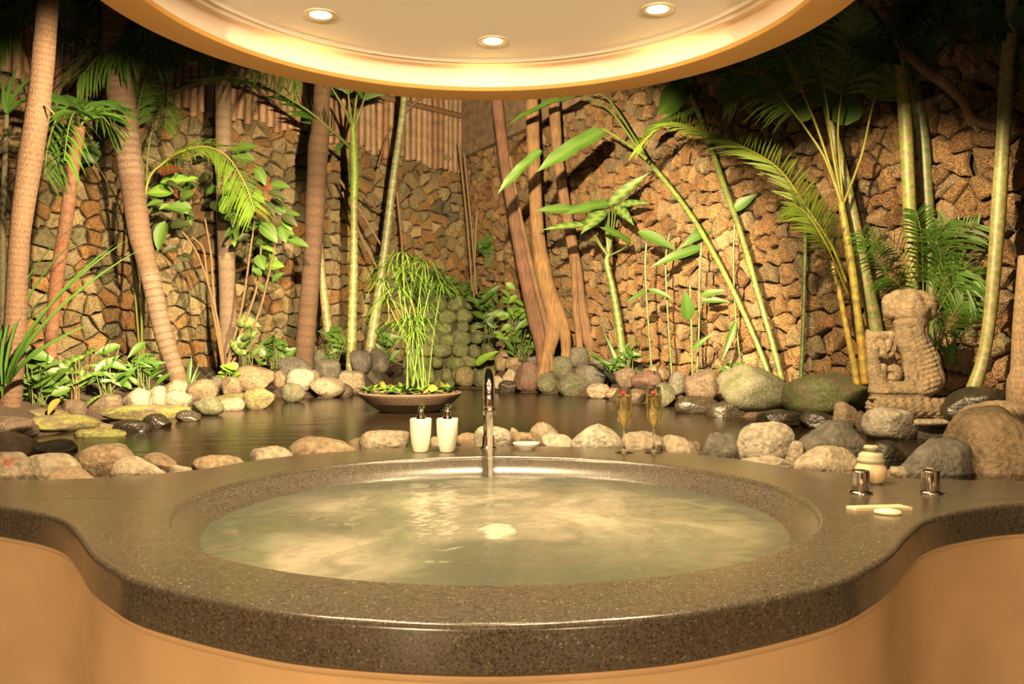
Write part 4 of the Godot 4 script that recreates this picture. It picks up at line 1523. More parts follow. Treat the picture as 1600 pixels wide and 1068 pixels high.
	for x in dims.x - 1:
		for y in dims.y - 1:
			for z in dims.z - 1:
				var sum := Vector3.ZERO
				var n := 0
				var c := []
				var neg := 0
				for i in 8:
					var w := val[((x + (i & 1)) * dims.y + y + ((i >> 1) & 1)) * dims.z + z + (i >> 2)]
					c.append(w)
					neg += 1 if w < 0 else 0
				if neg == 0 or neg == 8:
					continue
				for e in [[0, 1], [2, 3], [4, 5], [6, 7], [0, 2], [1, 3], [4, 6], [5, 7], [0, 4], [1, 5], [2, 6], [3, 7]]:
					var va: float = c[e[0]]
					var vb: float = c[e[1]]
					if (va < 0) != (vb < 0):
						var t := va / (va - vb)
						var pa := Vector3(e[0] & 1, (e[0] >> 1) & 1, e[0] >> 2)
						var pb := Vector3(e[1] & 1, (e[1] >> 1) & 1, e[1] >> 2)
						sum += pa.lerp(pb, t)
						n += 1
				var p := lo + (Vector3(x, y, z) + sum / n) * cell
				var w2 := foot + Vector3((p.x - 365.0) * k, (868.0 - p.y) * k, p.z * k)
				var g := 1.0 + 0.25 * noise.get_noise_3dv(p * 0.35)
				ids[(x * dims.y + y) * dims.z + z] = b.add(w2, Color(0.33, 0.235, 0.135).lerp(Color(0.21, 0.165, 0.10), clampf(0.5 + noise.get_noise_3dv(p * 0.12) * 1.6, 0, 1) * 0.7) * g)
	for x in range(1, dims.x - 1):
		for y in range(1, dims.y - 1):
			for z in range(1, dims.z - 1):
				var at := (x * dims.y + y) * dims.z + z
				var here := val[at] < 0
				var sx := dims.y * dims.z
				var sy := dims.z
				# edges along x, y, z from this corner
				for q in [[sx, sy, 1], [sy, 1, sx], [1, sx, sy]]:
					var other := val[at + q[0]] < 0
					if here == other:
						continue
					var a: int = at - q[1] - q[2]
					var bq: int = at - q[2]
					var cq: int = at
					var dq: int = at - q[1]
					if ids.has(a) and ids.has(bq) and ids.has(cq) and ids.has(dq):
						if here:
							b.quad(ids[a], ids[dq], ids[cq], ids[bq])
						else:
							b.quad(ids[a], ids[bq], ids[cq], ids[dq])
	part(root, "carving", b, M.carved)
	b = Builder.new()
	var pl := foot + Vector3(0.05, 0, 0)
	lathe(b, pl, [Vector2(0.16, -0.032), Vector2(0.215, -0.03), Vector2(0.222, -0.015), Vector2(0.215, 0.0), Vector2(0.0, 0.0)], 40, Color(0.40, 0.33, 0.23), 0.75)
	part(root, "plinth_slab", b, M.carved)
	b = Builder.new()
	box(b, Vector3(pl.x - 0.16, POND - 0.25, pl.z - 0.13), Vector3(pl.x + 0.16, foot.y - 0.031, pl.z + 0.13), Color(0.10, 0.085, 0.06))
	part(root, "pedestal", b, M.carved, true)


# ------------------------------------------------------------------ trees, palms and canes
func make_leaf_kinds() -> void:
	var g := Color(0.075, 0.17, 0.028)
	M.leaf_oval = leaf_mesh("oval", 0.22, 0.16, Color(0.085, 0.17, 0.03), Color(0.13, 0.23, 0.05))
	M.leaf_oval_bright = leaf_mesh("oval", 0.25, 0.16, Color(0.13, 0.30, 0.035), Color(0.30, 0.42, 0.08))
	M.leaf_oval_lime = leaf_mesh("heart", 0.25, 0.14, Color(0.22, 0.42, 0.04), Color(0.30, 0.50, 0.07))
	M.leaf_oval_yellow = leaf_mesh("oval", 0.2, 0.16, Color(0.40, 0.34, 0.05), Color(0.34, 0.36, 0.08))
	M.leaf_oval_dark = leaf_mesh("oval", 0.3, 0.16, Color(0.045, 0.06, 0.022), Color(0.07, 0.08, 0.03))
	M.leaf_oval_red = leaf_mesh("oval", 0.3, 0.16, Color(0.20, 0.045, 0.02), Color(0.12, 0.07, 0.03))
	M.leaf_round = leaf_mesh("heart", 0.2, 0.14, Color(0.10, 0.19, 0.05), Color(0.11, 0.20, 0.05))
	M.leaf_caladium = leaf_mesh("heart", 0.2, 0.14, Color(0.06, 0.13, 0.03), Color(0.30, 0.36, 0.14))
	M.leaf_lance = leaf_mesh("lance", 0.25, 0.08, g, Color(0.11, 0.22, 0.04))
	M.leaf_striped = leaf_mesh("lance", 0.15, 0.08, Color(0.06, 0.15, 0.03), Color(0.28, 0.38, 0.12))
	M.leaf_banana = leaf_mesh("strap", 0.25, 0.05, Color(0.085, 0.19, 0.03), Color(0.16, 0.28, 0.06), 0.03)
	M.leaf_strap = leaf_mesh("blade", 0.5, 0.02, Color(0.07, 0.17, 0.03), Color(0.12, 0.24, 0.05))
	M.leaf_dry = leaf_mesh("lance", 0.3, 0.08, Color(0.42, 0.25, 0.06), Color(0.48, 0.33, 0.10))


func path(pts: Array) -> PackedVector3Array:
	var p := PackedVector3Array()
	for q in pts:
		p.append(spot(q[0], q[1], q[2]))
	return p


func tree(called: String, label: String, category: String, pts: Array, group := "") -> Node3D:
	var last: Array = pts[pts.size() - 1]
	var base := spot(last[0], last[1], last[2])
	return thing(called, label, category, base, group)


func make_trees() -> void:
	var palm := Color(0.33, 0.205, 0.125)
	var ring := Color(0.22, 0.13, 0.08)
	# tall palm at the frame's left edge, standing in the bank plants
	var z := 5.0
	var pts := [[80, -60, z, 28], [75, 0, z, 30], [62, 150, z, 33], [47, 250, z, 36], [33, 350, z, 31], [28, 410, z, 30], [24, 500, z, 32], [20, 580, z, 32], [15, 640, z, 33], [13, 680, z, 36]]
	var t := tree("palm_tree", "pinkish ringed palm trunk with a knife scar beside the strap leaves", "tree", pts)
	stem(t, "trunk", pts, Color(0.18, 0.10, 0.055), Color(0.12, 0.066, 0.038), 0.035, 0.02, M.bark, 20, 0.07)
	var b := Builder.new()
	rod(b, path([[70, 165, z - 0.05], [78, 171, z - 0.08], [85, 178, z - 0.1]]), 0.007, 0.004, 6, Color(0.42, 0.30, 0.18))
	part(t, "twig_stub", b, M.bark)
	# leaning palm
	z = 7.0
	pts = [[184, -60, z, 40], [182, 0, z, 40], [183, 100, z, 40], [193, 180, z, 41], [202, 250, z, 38], [217, 360, z, 33], [224, 390, z, 31], [239, 450, z, 29], [255, 520, z, 28], [275, 580, z, 26], [287, 620, z, 30]]
	t = tree("palm_tree", "smooth brown palm trunk leaning over the whitish kerb rocks", "tree", pts)
	stem(t, "trunk", pts, Color(0.19, 0.11, 0.065), Color(0.14, 0.08, 0.05), 0.06, 0.012, M.bark, 20, 0.05, Color(0.29, 0.20, 0.14))
	# short red stemmed palm with fronds
	z = 6.0
	pts = [[125, 196, z, 17], [123, 207, z, 18], [113, 270, z, 19], [104, 340, z, 20], [96, 390, z, 20], [88, 440, z, 20], [81, 520, z, 19], [77, 580, z, 20], [75, 630, z, 22]]
	t = tree("young_palm", "short palm with a slim reddish trunk and arching dark green fronds", "tree", pts)
	stem(t, "trunk", pts, Color(0.27, 0.135, 0.075), Color(0.20, 0.09, 0.05), 0.07, 0.03, M.bark, 14, 0.05, Color(0.30, 0.10, 0.045))
	var dk := Color(0.06, 0.15, 0.022)
	var st := Color(0.16, 0.20, 0.05)
	frond(t, path([[124, 200, z], [105, 172, z - 0.2], [88, 186, z - 0.35], [74, 232, z - 0.45], [70, 272, z - 0.5]]), 0.012, 0.30, 0.035, 15, dk, st, 0.45, 0.2)
	frond(t, path([[124, 200, z], [118, 175, z - 0.3], [108, 195, z - 0.5], [100, 250, z - 0.6]]), 0.012, 0.27, 0.035, 12, Color(0.10, 0.26, 0.03), st, 0.6, 0.2)
	frond(t, path([[124, 200, z], [140, 178, z], [160, 182, z + 0.1], [178, 205, z + 0.15]]), 0.012, 0.26, 0.035, 14, Color(0.09, 0.2, 0.03), st, 0.35, 0.15)
	frond(t, path([[124, 200, z], [112, 165, z + 0.2], [95, 150, z + 0.4], [70, 155, z + 0.6]]), 0.012, 0.3, 0.035, 13, dk, st, 0.4, 0.2)
	frond(t, path([[124, 200, z], [136, 165, z + 0.2], [158, 160, z + 0.4], [185, 172, z + 0.5]]), 0.012, 0.28, 0.03, 13, dk, st, 0.5, 0.2)
	# slim green stem behind the leaning palm
	z = 7.5
	pts = [[206, 300, z, 5], [208, 379, z, 8], [213, 440, z, 8], [215, 497, z, 9], [222, 560, z, 10], [226, 610, z, 11]]
	t = tree("green_cane", "slim green cane close behind the leaning palm trunk", "plant", pts)
	stem(t, "stalk", pts, Color(0.15, 0.18, 0.06), Color(0.11, 0.12, 0.05), 0.15, 0.04, M.cane, 8, 0.02)
	put_leaf(t, M.leaf_lance, M.leafy, spot(208, 400, z), spot(170, 402, z - 0.1), 0.06)
	put_leaf(t, M.leaf_lance, M.leafy, spot(170, 400, z), spot(128, 404, z - 0.2), 0.09)
	# straight trunk with a cut top behind the croton
	z = 8.1
	pts = [[347, 40, z, 24], [348, 110, z, 24], [349, 180, z, 24], [350, 250, z, 25], [352, 345, z, 26], [355, 440, z, 26], [358, 540, z, 27], [359, 600, z, 30]]
	t = tree("palm_tree", "straight grey-brown trunk rising out of the croton bush", "tree", pts)
	stem(t, "trunk", pts, Color(0.27, 0.19, 0.125), Color(0.22, 0.15, 0.10), 0.09, 0.015, M.bark, 16, 0.05)
	# brown palm beside the green palm
	z = 8.4
	pts = [[509, 40, z, 24], [506, 100, z, 25], [503, 150, z, 26], [500, 205, z, 28], [497, 232, z, 32], [493, 310, z, 30], [490, 377, z, 27], [485, 440, z, 28], [480, 500, z, 29], [475, 560, z, 30], [473, 600, z, 33]]
	t = tree("palm_tree", "thick brown palm trunk standing behind the bank rocks", "tree", pts)
	stem(t, "trunk", pts, Color(0.15, 0.085, 0.047), Color(0.11, 0.062, 0.035), 0.10, 0.012, M.bark, 18, 0.05)
	# green palm with crown shaft
	z = 8.6
	pts = [[553, 310, z, 12], [553, 350, z, 11], [553, 414, z, 13], [551, 480, z, 14], [549, 550, z, 16], [548, 600, z, 18]]
	t = tree("green_palm", "slender green ringed palm with a smooth lime crown shaft", "tree", pts)
	stem(t, "trunk", pts, Color(0.22, 0.25, 0.07), Color(0.36, 0.30, 0.13), 0.085, 0.03, M.cane, 12, 0.02)
	stem(t, "crown_shaft", [[551, 192, z, 6], [552, 215, z, 9], [553, 240, z, 12], [554, 275, z, 13], [553, 312, z, 12.5]], Color(0.20, 0.32, 0.04), Color(0.26, 0.38, 0.06), 0.0, 0.0, M.cane, 12, 0.0)
	for q in [[[551, 200], [538, 170], [515, 132], [490, 90]], [[551, 200], [546, 165], [543, 130], [540, 80]], [[552, 200], [556, 160], [562, 130], [575, 80]], [[552, 205], [562, 175], [575, 140], [600, 90]]]:
		frond(t, path([[q[0][0], q[0][1], z], [q[1][0], q[1][1], z], [q[2][0], q[2][1], z - 0.1], [q[3][0], q[3][1], z - 0.2]]), 0.018, 0.4, 0.04, 14, dk, Color(0.17, 0.22, 0.05), 0.4, 0.5)
	frond(t, path([[549, 232, z], [520, 205, z - 0.2], [470, 165, z - 0.4], [400, 128, z - 0.6], [330, 122, z - 0.8], [268, 150, z - 1.0]]), 0.018, 0.50, 0.045, 34, dk, Color(0.15, 0.18, 0.05), 0.2, 0.2)
	for q in [[[550, 225], [530, 212], [505, 208]], [[550, 232], [535, 222], [524, 236]], [[550, 222], [525, 200], [498, 220]]]:
		put_leaf(t, M.leaf_lance, M.leafy, spot(q[1][0], q[1][1], z - 0.1), spot(q[2][0], q[2][1], z - 0.2), 0.09)
	# second green palm
	z = 9.0
	pts = [[636, 60, z, 9], [631, 157, z, 11], [624, 215, z, 11], [616, 269, z, 12], [608, 335, z, 13], [601, 393, z, 14], [593, 450, z, 15], [583, 515, z, 16], [575, 570, z, 18]]
	t = tree("green_palm", "tall slanting pale green ringed palm stem behind the papyrus", "tree", pts)
	stem(t, "trunk", pts, Color(0.19, 0.21, 0.09), Color(0.30, 0.27, 0.14), 0.11, 0.03, M.cane, 12, 0.02)
	pts = [[499, 380, 8.9, 11], [503, 430, 8.9, 12], [511, 500, 8.9, 15], [517, 548, 8.9, 17], [519, 600, 8.9, 20]]
	t = tree("green_palm", "stubby yellowish ringed stem beside the thick brown palm", "tree", pts)
	stem(t, "trunk", pts, Color(0.30, 0.25, 0.10), Color(0.22, 0.17, 0.08), 0.08, 0.03, M.cane, 12, 0.03)
	# dry canes leaning in the corner
	var dry := [[[640, 300, 10.2], [600, 330, 9.8], [560, 300, 9.4]], [[660, 150, 10.2], [612, 200, 10.0], [590, 260, 9.6]], [[725, 240, 10.3], [735, 340, 10.2], [745, 460, 10.0]], [[716, 220, 10.3], [728, 330, 10.3], [738, 455, 10.1]], [[745, 330, 10.2], [742, 400, 10.2], [740, 470, 10.0]], [[530, 280, 9.2], [570, 340, 9.2], [605, 400, 9.2]], [[535, 300, 9.3], [560, 360, 9.3], [590, 420, 9.3]], [[620, 300, 9.8], [628, 380, 9.8], [632, 460, 9.7]]]
	for q in dry:
		b = Builder.new()
		rod(b, smooth_path(path(q), 6), 0.016, 0.011, 7, Color(0.30, 0.19, 0.10))
		lone("dry_cane", b, M.bark, "thin dry brown cane leaning in the wall corner", "cane", "dry canes in the corner")
	# three slim trees in the middle
	z = 8.45
	pts = [[770, 60, z, 16], [775, 130, z, 16], [778, 170, z, 17], [788, 248, z, 18], [797, 300, z, 19], [806, 350, z, 21], [818, 410, z, 24], [836, 494, z, 25], [848, 540, z, 26], [854, 590, z, 30]]
	t = tree("slim_tree", "reddish brown slim tree, the most slanting of three", "tree", pts, "three slim trees")
	stem(t, "trunk", pts, Color(0.19, 0.095, 0.052), Color(0.15, 0.08, 0.05), 0.0, 0.0, M.wood, 16, 0.10)
	stem(t, "side_shoot", [[797, 245, z - 0.1, 4], [808, 310, z - 0.1, 5], [822, 380, z - 0.12, 7], [838, 450, z - 0.15, 8], [856, 520, z - 0.18, 8], [862, 580, z - 0.2, 9]], Color(0.22, 0.125, 0.065), ring, 0.0, 0.0, M.wood, 9, 0.06)
	z = 8.3
	pts = [[828, 60, z, 20], [831, 150, z, 20], [834, 248, z, 20], [839, 350, z, 21], [848, 420, z, 25], [858, 460, z, 27], [868, 490, z, 33], [865, 515, z, 26], [858, 545, z, 20], [850, 580, z, 19], [846, 600, z, 20]]
	t = tree("slim_tree", "golden brown slim tree standing on a forked foot", "tree", pts, "three slim trees")
	stem(t, "trunk", pts, Color(0.29, 0.165, 0.07), Color(0.3, 0.2, 0.1), 0.0, 0.0, M.wood, 18, 0.10)
	stem(t, "root_leg", [[862, 470, z, 20], [873, 492, z - 0.02, 22], [882, 518, z - 0.02, 19], [884, 548, z, 15], [881, 590, z, 16]], Color(0.29, 0.165, 0.07), ring, 0.0, 0.0, M.wood, 14, 0.08)
	z = 8.35
	pts = [[858, 60, z, 17], [865, 152, z, 18], [872, 248, z, 17], [886, 336, z, 17], [900, 417, z, 18], [906, 470, z, 20], [916, 520, z, 18], [928, 560, z, 15], [934, 600, z, 17]]
	t = tree("slim_tree", "brown slim tree with a split lower trunk", "tree", pts, "three slim trees")
	stem(t, "trunk", pts, Color(0.26, 0.145, 0.072), Color(0.28, 0.17, 0.1), 0.0, 0.0, M.wood, 16, 0.10)
	stem(t, "root_leg", [[897, 400, z - 0.05, 8], [899, 470, z - 0.06, 11], [904, 520, z - 0.06, 11], [908, 570, z - 0.05, 11]], Color(0.25, 0.14, 0.07), ring, 0.0, 0.0, M.wood, 12, 0.10)
	make_heliconias()
	make_right_canes()


func make_heliconias() -> void:
	var dk := Color(0.07, 0.16, 0.03)
	# striped dumb cane on a ringed stem
	var z := 7.5
	var pts := [[952, 395, z, 7], [948, 410, z, 9], [957, 450, z, 10], [964, 490, z, 11], [970, 530, z, 12], [974, 575, z, 13]]
	var t := tree("dumb_cane", "ringed green cane topped by striped pale veined leaves", "plant", pts)
	stem(t, "stalk", pts, Color(0.15, 0.22, 0.05), Color(0.24, 0.26, 0.09), 0.07, 0.05, M.cane, 12, 0.02)
	for q in [[949, 323, 1008, 268, 0.10, 1], [963, 322, 1012, 312, 0.08, 1], [945, 326, 910, 358, 0.13, 1], [952, 318, 893, 322, 0.09, 0], [915, 330, 846, 318, 0.08, 0], [920, 352, 850, 352, 0.07, 1], [985, 380, 950, 350, 0.07, 0], [958, 320, 990, 345, 0.10, 1]]:
		var b := Builder.new()
		rod(b, smooth_path(PackedVector3Array([spot(950, 400, z), spot(lerpf(950, q[0], 0.6), lerpf(400, q[1], 0.5), z), spot(q[0], q[1], z - 0.1)]), 4), 0.009, 0.006, 6, Color(0.16, 0.23, 0.06))
		var pet := part(t, "leaf_stalk", b, M.leafy)
		put_leaf(pet, M.leaf_striped if q[5] else M.leaf_banana, M.leafy, spot(q[0], q[1], z - 0.1), spot(q[2], q[3], z - 0.35), q[4], Vector3(0, 0.45, 1))
	# three long bent ginger stems
	pts = [[940, 200, 7.3, 3], [976, 222, 7.2, 4], [1003, 242, 7.1, 6], [1036, 279, 6.9, 8], [1084, 343, 6.7, 8], [1137, 437, 6.4, 8], [1180, 530, 6.2, 8], [1203, 590, 6.1, 9]]
	t = tree("ginger_plant", "long bent green stem with a torn banana like leaf across two trees", "plant", pts, "bent ginger stems")
	stem(t, "stalk", pts, Color(0.16, 0.22, 0.045), Color(0.12, 0.15, 0.04), 0.22, 0.05, M.cane, 10, 0.02)
	var b2 := Builder.new()
	rod(b2, smooth_path(path([[1003, 242, 7.1], [960, 180, 7.3], [930, 158, 7.5], [912, 153, 7.6]]), 5), 0.012, 0.006, 6, Color(0.17, 0.24, 0.06))
	rod(b2, smooth_path(path([[1015, 255, 7.05], [985, 205, 7.3], [950, 155, 7.5], [915, 141, 7.6]]), 5), 0.012, 0.006, 6, Color(0.17, 0.24, 0.06))
	part(t, "leaf_stalk", b2, M.leafy)
	put_leaf(t, M.leaf_banana, M.leafy, spot(944, 205, 7.2), spot(846, 246, 6.9), 0.13, Vector3(0.2, 0.6, 1))
	put_leaf(t, M.leaf_banana, M.leafy, spot(913, 150, 7.6), spot(790, 165, 7.4), 0.10, Vector3(0, 1, 0.6))
	put_leaf(t, M.leaf_banana, M.leafy, spot(846, 235, 7.1), spot(778, 286, 6.9), 0.08, Vector3(0, 0.6, 1))
	pts = [[1066, 112, 6.9, 5], [1083, 154, 6.85, 7], [1104, 211, 6.75, 9], [1131, 289, 6.5, 9], [1158, 366, 6.3, 9], [1185, 460, 6.1, 9], [1208, 540, 6.0, 9], [1222, 595, 5.95, 10]]
	t = tree("ginger_plant", "long straight green stem slanting up to a broad pale leaf", "plant", pts, "bent ginger stems")
	stem(t, "stalk", pts, Color(0.16, 0.20, 0.045), Color(0.10, 0.13, 0.04), 0.24, 0.05, M.cane, 10, 0.02)
	put_leaf(t, M.leaf_banana, M.leafy, spot(1070, 125, 6.85), spot(1044, 170, 6.6), 0.20, Vector3(0.6, 0, 1))
	put_leaf(t, M.leaf_banana, M.leafy, spot(1062, 115, 6.85), spot(1125, 70, 6.6), 0.24, Vector3(0, 0.5, 1))
	put_leaf(t, M.leaf_banana, M.leafy, spot(1090, 175, 6.8), spot(1000, 190, 6.7), 0.12, Vector3(0, 1, 0.5))
	pts = [[1260, 300, 5.75, 3], [1258, 330, 5.75, 5], [1258, 390, 5.75, 6], [1256, 470, 5.75, 6], [1254, 540, 5.75, 6.5], [1251, 600, 5.75, 8]]
	t = tree("ginger_plant", "straight dark green stem rising in front of the wall beside the yellow canes", "plant", pts, "bent ginger stems")
	stem(t, "stalk", pts, Color(0.10, 0.15, 0.04), Color(0.07, 0.10, 0.03), 0.2, 0.05, M.cane, 8, 0.02)
	# loose small shoots along the wall, each with its leaves
	var shoots := [
		[[[1010, 380], [1008, 420], [1012, 490], [1018, 575]], 6.9, [[1010, 455, 982, 466, 0.04], [1012, 452, 1052, 462, 0.05]], "thin green shoot with two small level leaves next to the dumb cane"],
		[[[1078, 445], [1080, 500], [1082, 595]], 6.5, [[1075, 500, 1074, 458, 0.11], [1080, 548, 1110, 520, 0.04]], "thin green shoot with one upright broad leaf halfway up"],
		[[[1096, 380], [1093, 440], [1092, 520], [1088, 595]], 6.6, [[1095, 462, 1130, 450, 0.06], [1096, 470, 1140, 466, 0.05]], "thin green shoot with a pair of leaves pointing the same way"],
		[[[1046, 365], [1040, 410], [1044, 500], [1050, 590]], 6.9, [[996, 362, 1058, 382, 0.10], [1100, 386, 1020, 406, 0.09], [1114, 352, 1068, 378, 0.10]], "thin green shoot with three long leaves under the bent ginger stem"],
		[[[1150, 320], [1146, 400], [1150, 500], [1160, 590]], 6.4, [[1145, 330, 1180, 300, 0.08], [1150, 500, 1130, 560, 0.05]], "thin green shoot with a hanging leaf close to the straight ginger stem"]]
	for s in shoots:
		pts = []
		for q in s[0]:
			pts.append([q[0], q[1], s[1], 3.2])
		t = tree("ginger_shoot", s[3], "plant", pts, "thin shoots along the wall")
		stem(t, "stalk", pts, Color(0.14, 0.19, 0.06), dk, 0.0, 0.0, M.cane, 6, 0.0)
		for q in s[2]:
			put_leaf(t, M.leaf_lance, M.leafy, spot(q[0], q[1], s[1]), spot(q[2], q[3], s[1] - 0.12), q[4], Vector3(0, 0.5, 1))


func make_right_canes() -> void:
	var lime := Color(0.25, 0.28, 0.06)
	var mark := Color(0.34, 0.22, 0.12)
	var z := 5.3
	var pts := [[1290, 150, z, 12], [1297, 187, z, 14], [1306, 225, z, 16], [1316, 265, z, 17], [1331, 330, z, 18], [1344, 397, z, 20], [1357, 460, z, 22], [1367, 510, z, 23], [1374, 580, z, 26]]
	var t := tree("banded_cane", "green banded cane with three big round leaves leaning behind the statue", "plant", pts, "banded canes")
	stem(t, "stalk", pts, Color(0.22, 0.25, 0.075), mark, 0.085, 0.025, M.cane, 14, 0.02)
	for q in [[1290, 168, 1275, 112, 0.16], [1318, 196, 1312, 118, 0.22], [1252, 190, 1262, 148, 0.10]]:
		put_leaf(t, M.leaf_round, M.leafy, spot(q[0], q[1], z - 0.15), spot(q[2], q[3], z - 0.1), q[4], Vector3(0, 0.2, 1))
	z = 4.95
	pts = [[1403, 60, z, 18], [1408, 100, z, 19], [1414, 180, z, 20], [1420, 300, z, 20], [1424, 390, z, 20], [1426, 450, z, 19], [1427, 530, z, 20], [1428, 640, z, 22]]
	t = tree("banded_cane", "thick lime green banded cane standing straight behind the statue head", "plant", pts, "banded canes")
	stem(t, "stalk", pts, lime, mark, 0.10, 0.022, M.cane, 16, 0.02)
	for q in [[1405, 95, 1350, 75, 0.14], [1400, 90, 1335, 55, 0.16], [1415, 95, 1462, 60, 0.30], [1425, 95, 1433, 130, 0.05], [1395, 70, 1345, 105, 0.14], [1410, 60, 1440, 10, 0.2], [1400, 60, 1370, 5, 0.18]]:
		put_leaf(t, M.leaf_round, M.leafy, spot(q[0], q[1], z - 0.1), spot(q[2], q[3], z - 0.25), q[4], Vector3(0, 0.5, 1))
	z = 5.06
	pts = [[1428, 120, z, 16], [1434, 160, z, 17], [1443, 220, z, 18], [1448, 290, z, 18], [1452, 360, z, 18], [1455, 440, z, 18], [1457, 600, z, 20]]
	t = tree("banded_cane", "darker green banded cane half hidden by the lime green cane", "plant", pts, "banded canes")
	stem(t, "stalk", pts, Color(0.13, 0.18, 0.055), Color(0.24, 0.18, 0.1), 0.085, 0.025, M.cane, 14, 0.02)
	z = 4.45
	pts = [[1582, -20, z, 18], [1579, 50, z, 19], [1573, 112, z, 20], [1568, 206, z, 20], [1561, 318, z, 22], [1556, 390, z, 21], [1547, 492, z, 19], [1536, 560, z, 18], [1520, 612, z, 23], [1515, 640, z, 24]]
	t = tree("banded_cane", "tall green cane with brown bands curving up from the dark boulder", "plant", pts, "banded canes")
	stem(t, "stalk", pts, Color(0.25, 0.27, 0.085), mark, 0.055, 0.025, M.cane, 16, 0.02)
	for q in [[1575, 40, 1520, 15, 0.2], [1580, 30, 1640, 20, 0.2], [1572, 60, 1545, 10, 0.16]]:
		put_leaf(t, M.leaf_round, M.leafy, spot(q[0], q[1], z - 0.1), spot(q[2], q[3], z - 0.2), q[4], Vector3(0, 0.6, 1))
	# tree at the right edge with a thick wandering branch
	z = 4.2
	pts = [[1606, 400, z, 26], [1602, 460, z, 28], [1598, 520, z, 30], [1597, 575, z, 33], [1600, 592, z, 50], [1601, 640, z, 52]]
	t = tree("stump_tree", "pale trunk on a dark ringed stump beside the tall banded cane", "tree", pts)
	stem(t, "trunk", pts, Color(0.30, 0.20, 0.11), Color(0.2, 0.13, 0.08), 0.0, 0.0, M.bark, 16, 0.06)
	z = 4.7
	pts = [[1345, -20, z, 16], [1383, 22, z, 16], [1410, 70, z, 15], [1440, 105, z, 15], [1477, 131, z, 15], [1507, 161, z, 14], [1518, 186, z, 15], [1556, 198, z, 14], [1610, 208, z - 0.1, 13]]
	t = tree("leaning_tree", "crooked brown branch crossing high in front of the rust coloured wall", "branch", pts)
	stem(t, "bough", pts, Color(0.20, 0.115, 0.07), Color(0.14, 0.08, 0.05), 0.0, 0.0, M.wood, 12, 0.14)
	# yellow areca with long fronds
	z = 5.15
	pts = [[1314, 315, z, 9], [1320, 350, z, 12], [1328, 400, z, 13], [1335, 447, z, 12], [1339, 480, z, 12], [1345, 530, z, 13], [1352, 600, z, 15]]
	t = tree("areca_palm", "golden stemmed areca palm with feathery yellow-green fronds", "tree", pts)
	stem(t, "trunk", pts, Color(0.36, 0.30, 0.04), Color(0.24, 0.17, 0.05), 0.09, 0.03, M.cane, 12, 0.02, Color(0.50, 0.26, 0.03))
	stem(t, "trunk", [[1300, 410, z, 5], [1312, 460, z, 8], [1324, 520, z, 9], [1337, 585, z, 11], [1340, 620, z, 12]], Color(0.38, 0.28, 0.05), Color(0.25, 0.17, 0.05), 0.08, 0.03, M.cane, 10, 0.02)
	var gold := Color(0.34, 0.30, 0.05)
	var yg := Color(0.20, 0.28, 0.035)
	frond(t, path([[1322, 440, z], [1300, 385, z - 0.05], [1264, 330, z - 0.05], [1215, 262, z + 0.15], [1150, 224, z + 0.45], [1097, 204, z + 0.8], [1043, 192, z + 1.1], [996, 228, z + 1.4]]), 0.010, 0.24, 0.016, 78, yg, gold, 0.15, 0.12, 0.9, Vector3(0.1, 0.5, 1))
	frond(t, path([[1325, 460, z], [1308, 420, z - 0.1], [1290, 380, z - 0.2], [1262, 335, z - 0.2], [1240, 320, z - 0.2]]), 0.008, 0.24, 0.014, 40, yg, gold, 0.2, 0.2, 0.8, Vector3(0.1, 0.3, 1))
	frond(t, path([[1315, 318, z], [1305, 285, z], [1275, 195, z], [1241, 116, z - 0.1], [1202, 45, z - 0.15], [1160, 30, z - 0.2]]), 0.011, 0.34, 0.02, 46, Color(0.10, 0.19, 0.032), gold, 0.5, 0.55, 0.7, Vector3(0, 0.4, 1))
	frond(t, path([[1314, 318, z], [1290, 250, z], [1262, 205, z], [1237, 172, z - 0.1], [1190, 120, z - 0.1], [1140, 110, z - 0.1]]), 0.010, 0.3, 0.018, 40, Color(0.10, 0.19, 0.032), gold, 0.5, 0.55, 0.7, Vector3(0, 0.4, 1))
	frond(t, path([[1316, 318, z], [1300, 230, z], [1290, 150, z - 0.1], [1270, 60, z - 0.15], [1240, 20, z - 0.2]]), 0.010, 0.32, 0.02, 40, Color(0.10, 0.19, 0.032), gold, 0.45, 0.55, 0.7, Vector3(0, 0.4, 1))
	frond(t, path([[1317, 318, z], [1312, 250, z], [1310, 190, z - 0.1], [1325, 90, z - 0.15], [1350, 20, z - 0.2]]), 0.010, 0.32, 0.02, 36, Color(0.10, 0.19, 0.032), gold, 0.45, 0.6, 0.7, Vector3(0, 0.4, 1))
	frond(t, path([[1318, 318, z], [1346, 243, z], [1365, 161, z - 0.1], [1391, 100, z - 0.15], [1425, 60, z - 0.2]]), 0.010, 0.24, 0.018, 34, Color(0.10, 0.19, 0.032), gold, 0.4, 0.5, 0.7, Vector3(0, 0.4, 1))
	# fine leaved palm clump behind the statue
	z = 4.85
	t = thing("parlour_palm", "dense fine leaved green palm clump behind the statue", "plant", spot(1450, 640, z))
	for q in [[[1440, 520], [1425, 440], [1395, 385], [1350, 372]], [[1438, 520], [1400, 450], [1375, 410], [1345, 365]], [[1446, 520], [1450, 430], [1462, 380], [1480, 345]], [[1450, 520], [1468, 430], [1490, 375], [1530, 350]], [[1452, 520], [1470, 450], [1500, 420], [1530, 430]], [[1444, 520], [1442, 430], [1440, 370], [1432, 330]], [[1450, 530], [1475, 470], [1500, 440], [1520, 455]], [[1448, 530], [1460, 440], [1470, 400], [1455, 360]], [[1442, 530], [1420, 470], [1400, 440], [1380, 430]], [[1455, 560], [1475, 520], [1490, 490], [1505, 470]]]:
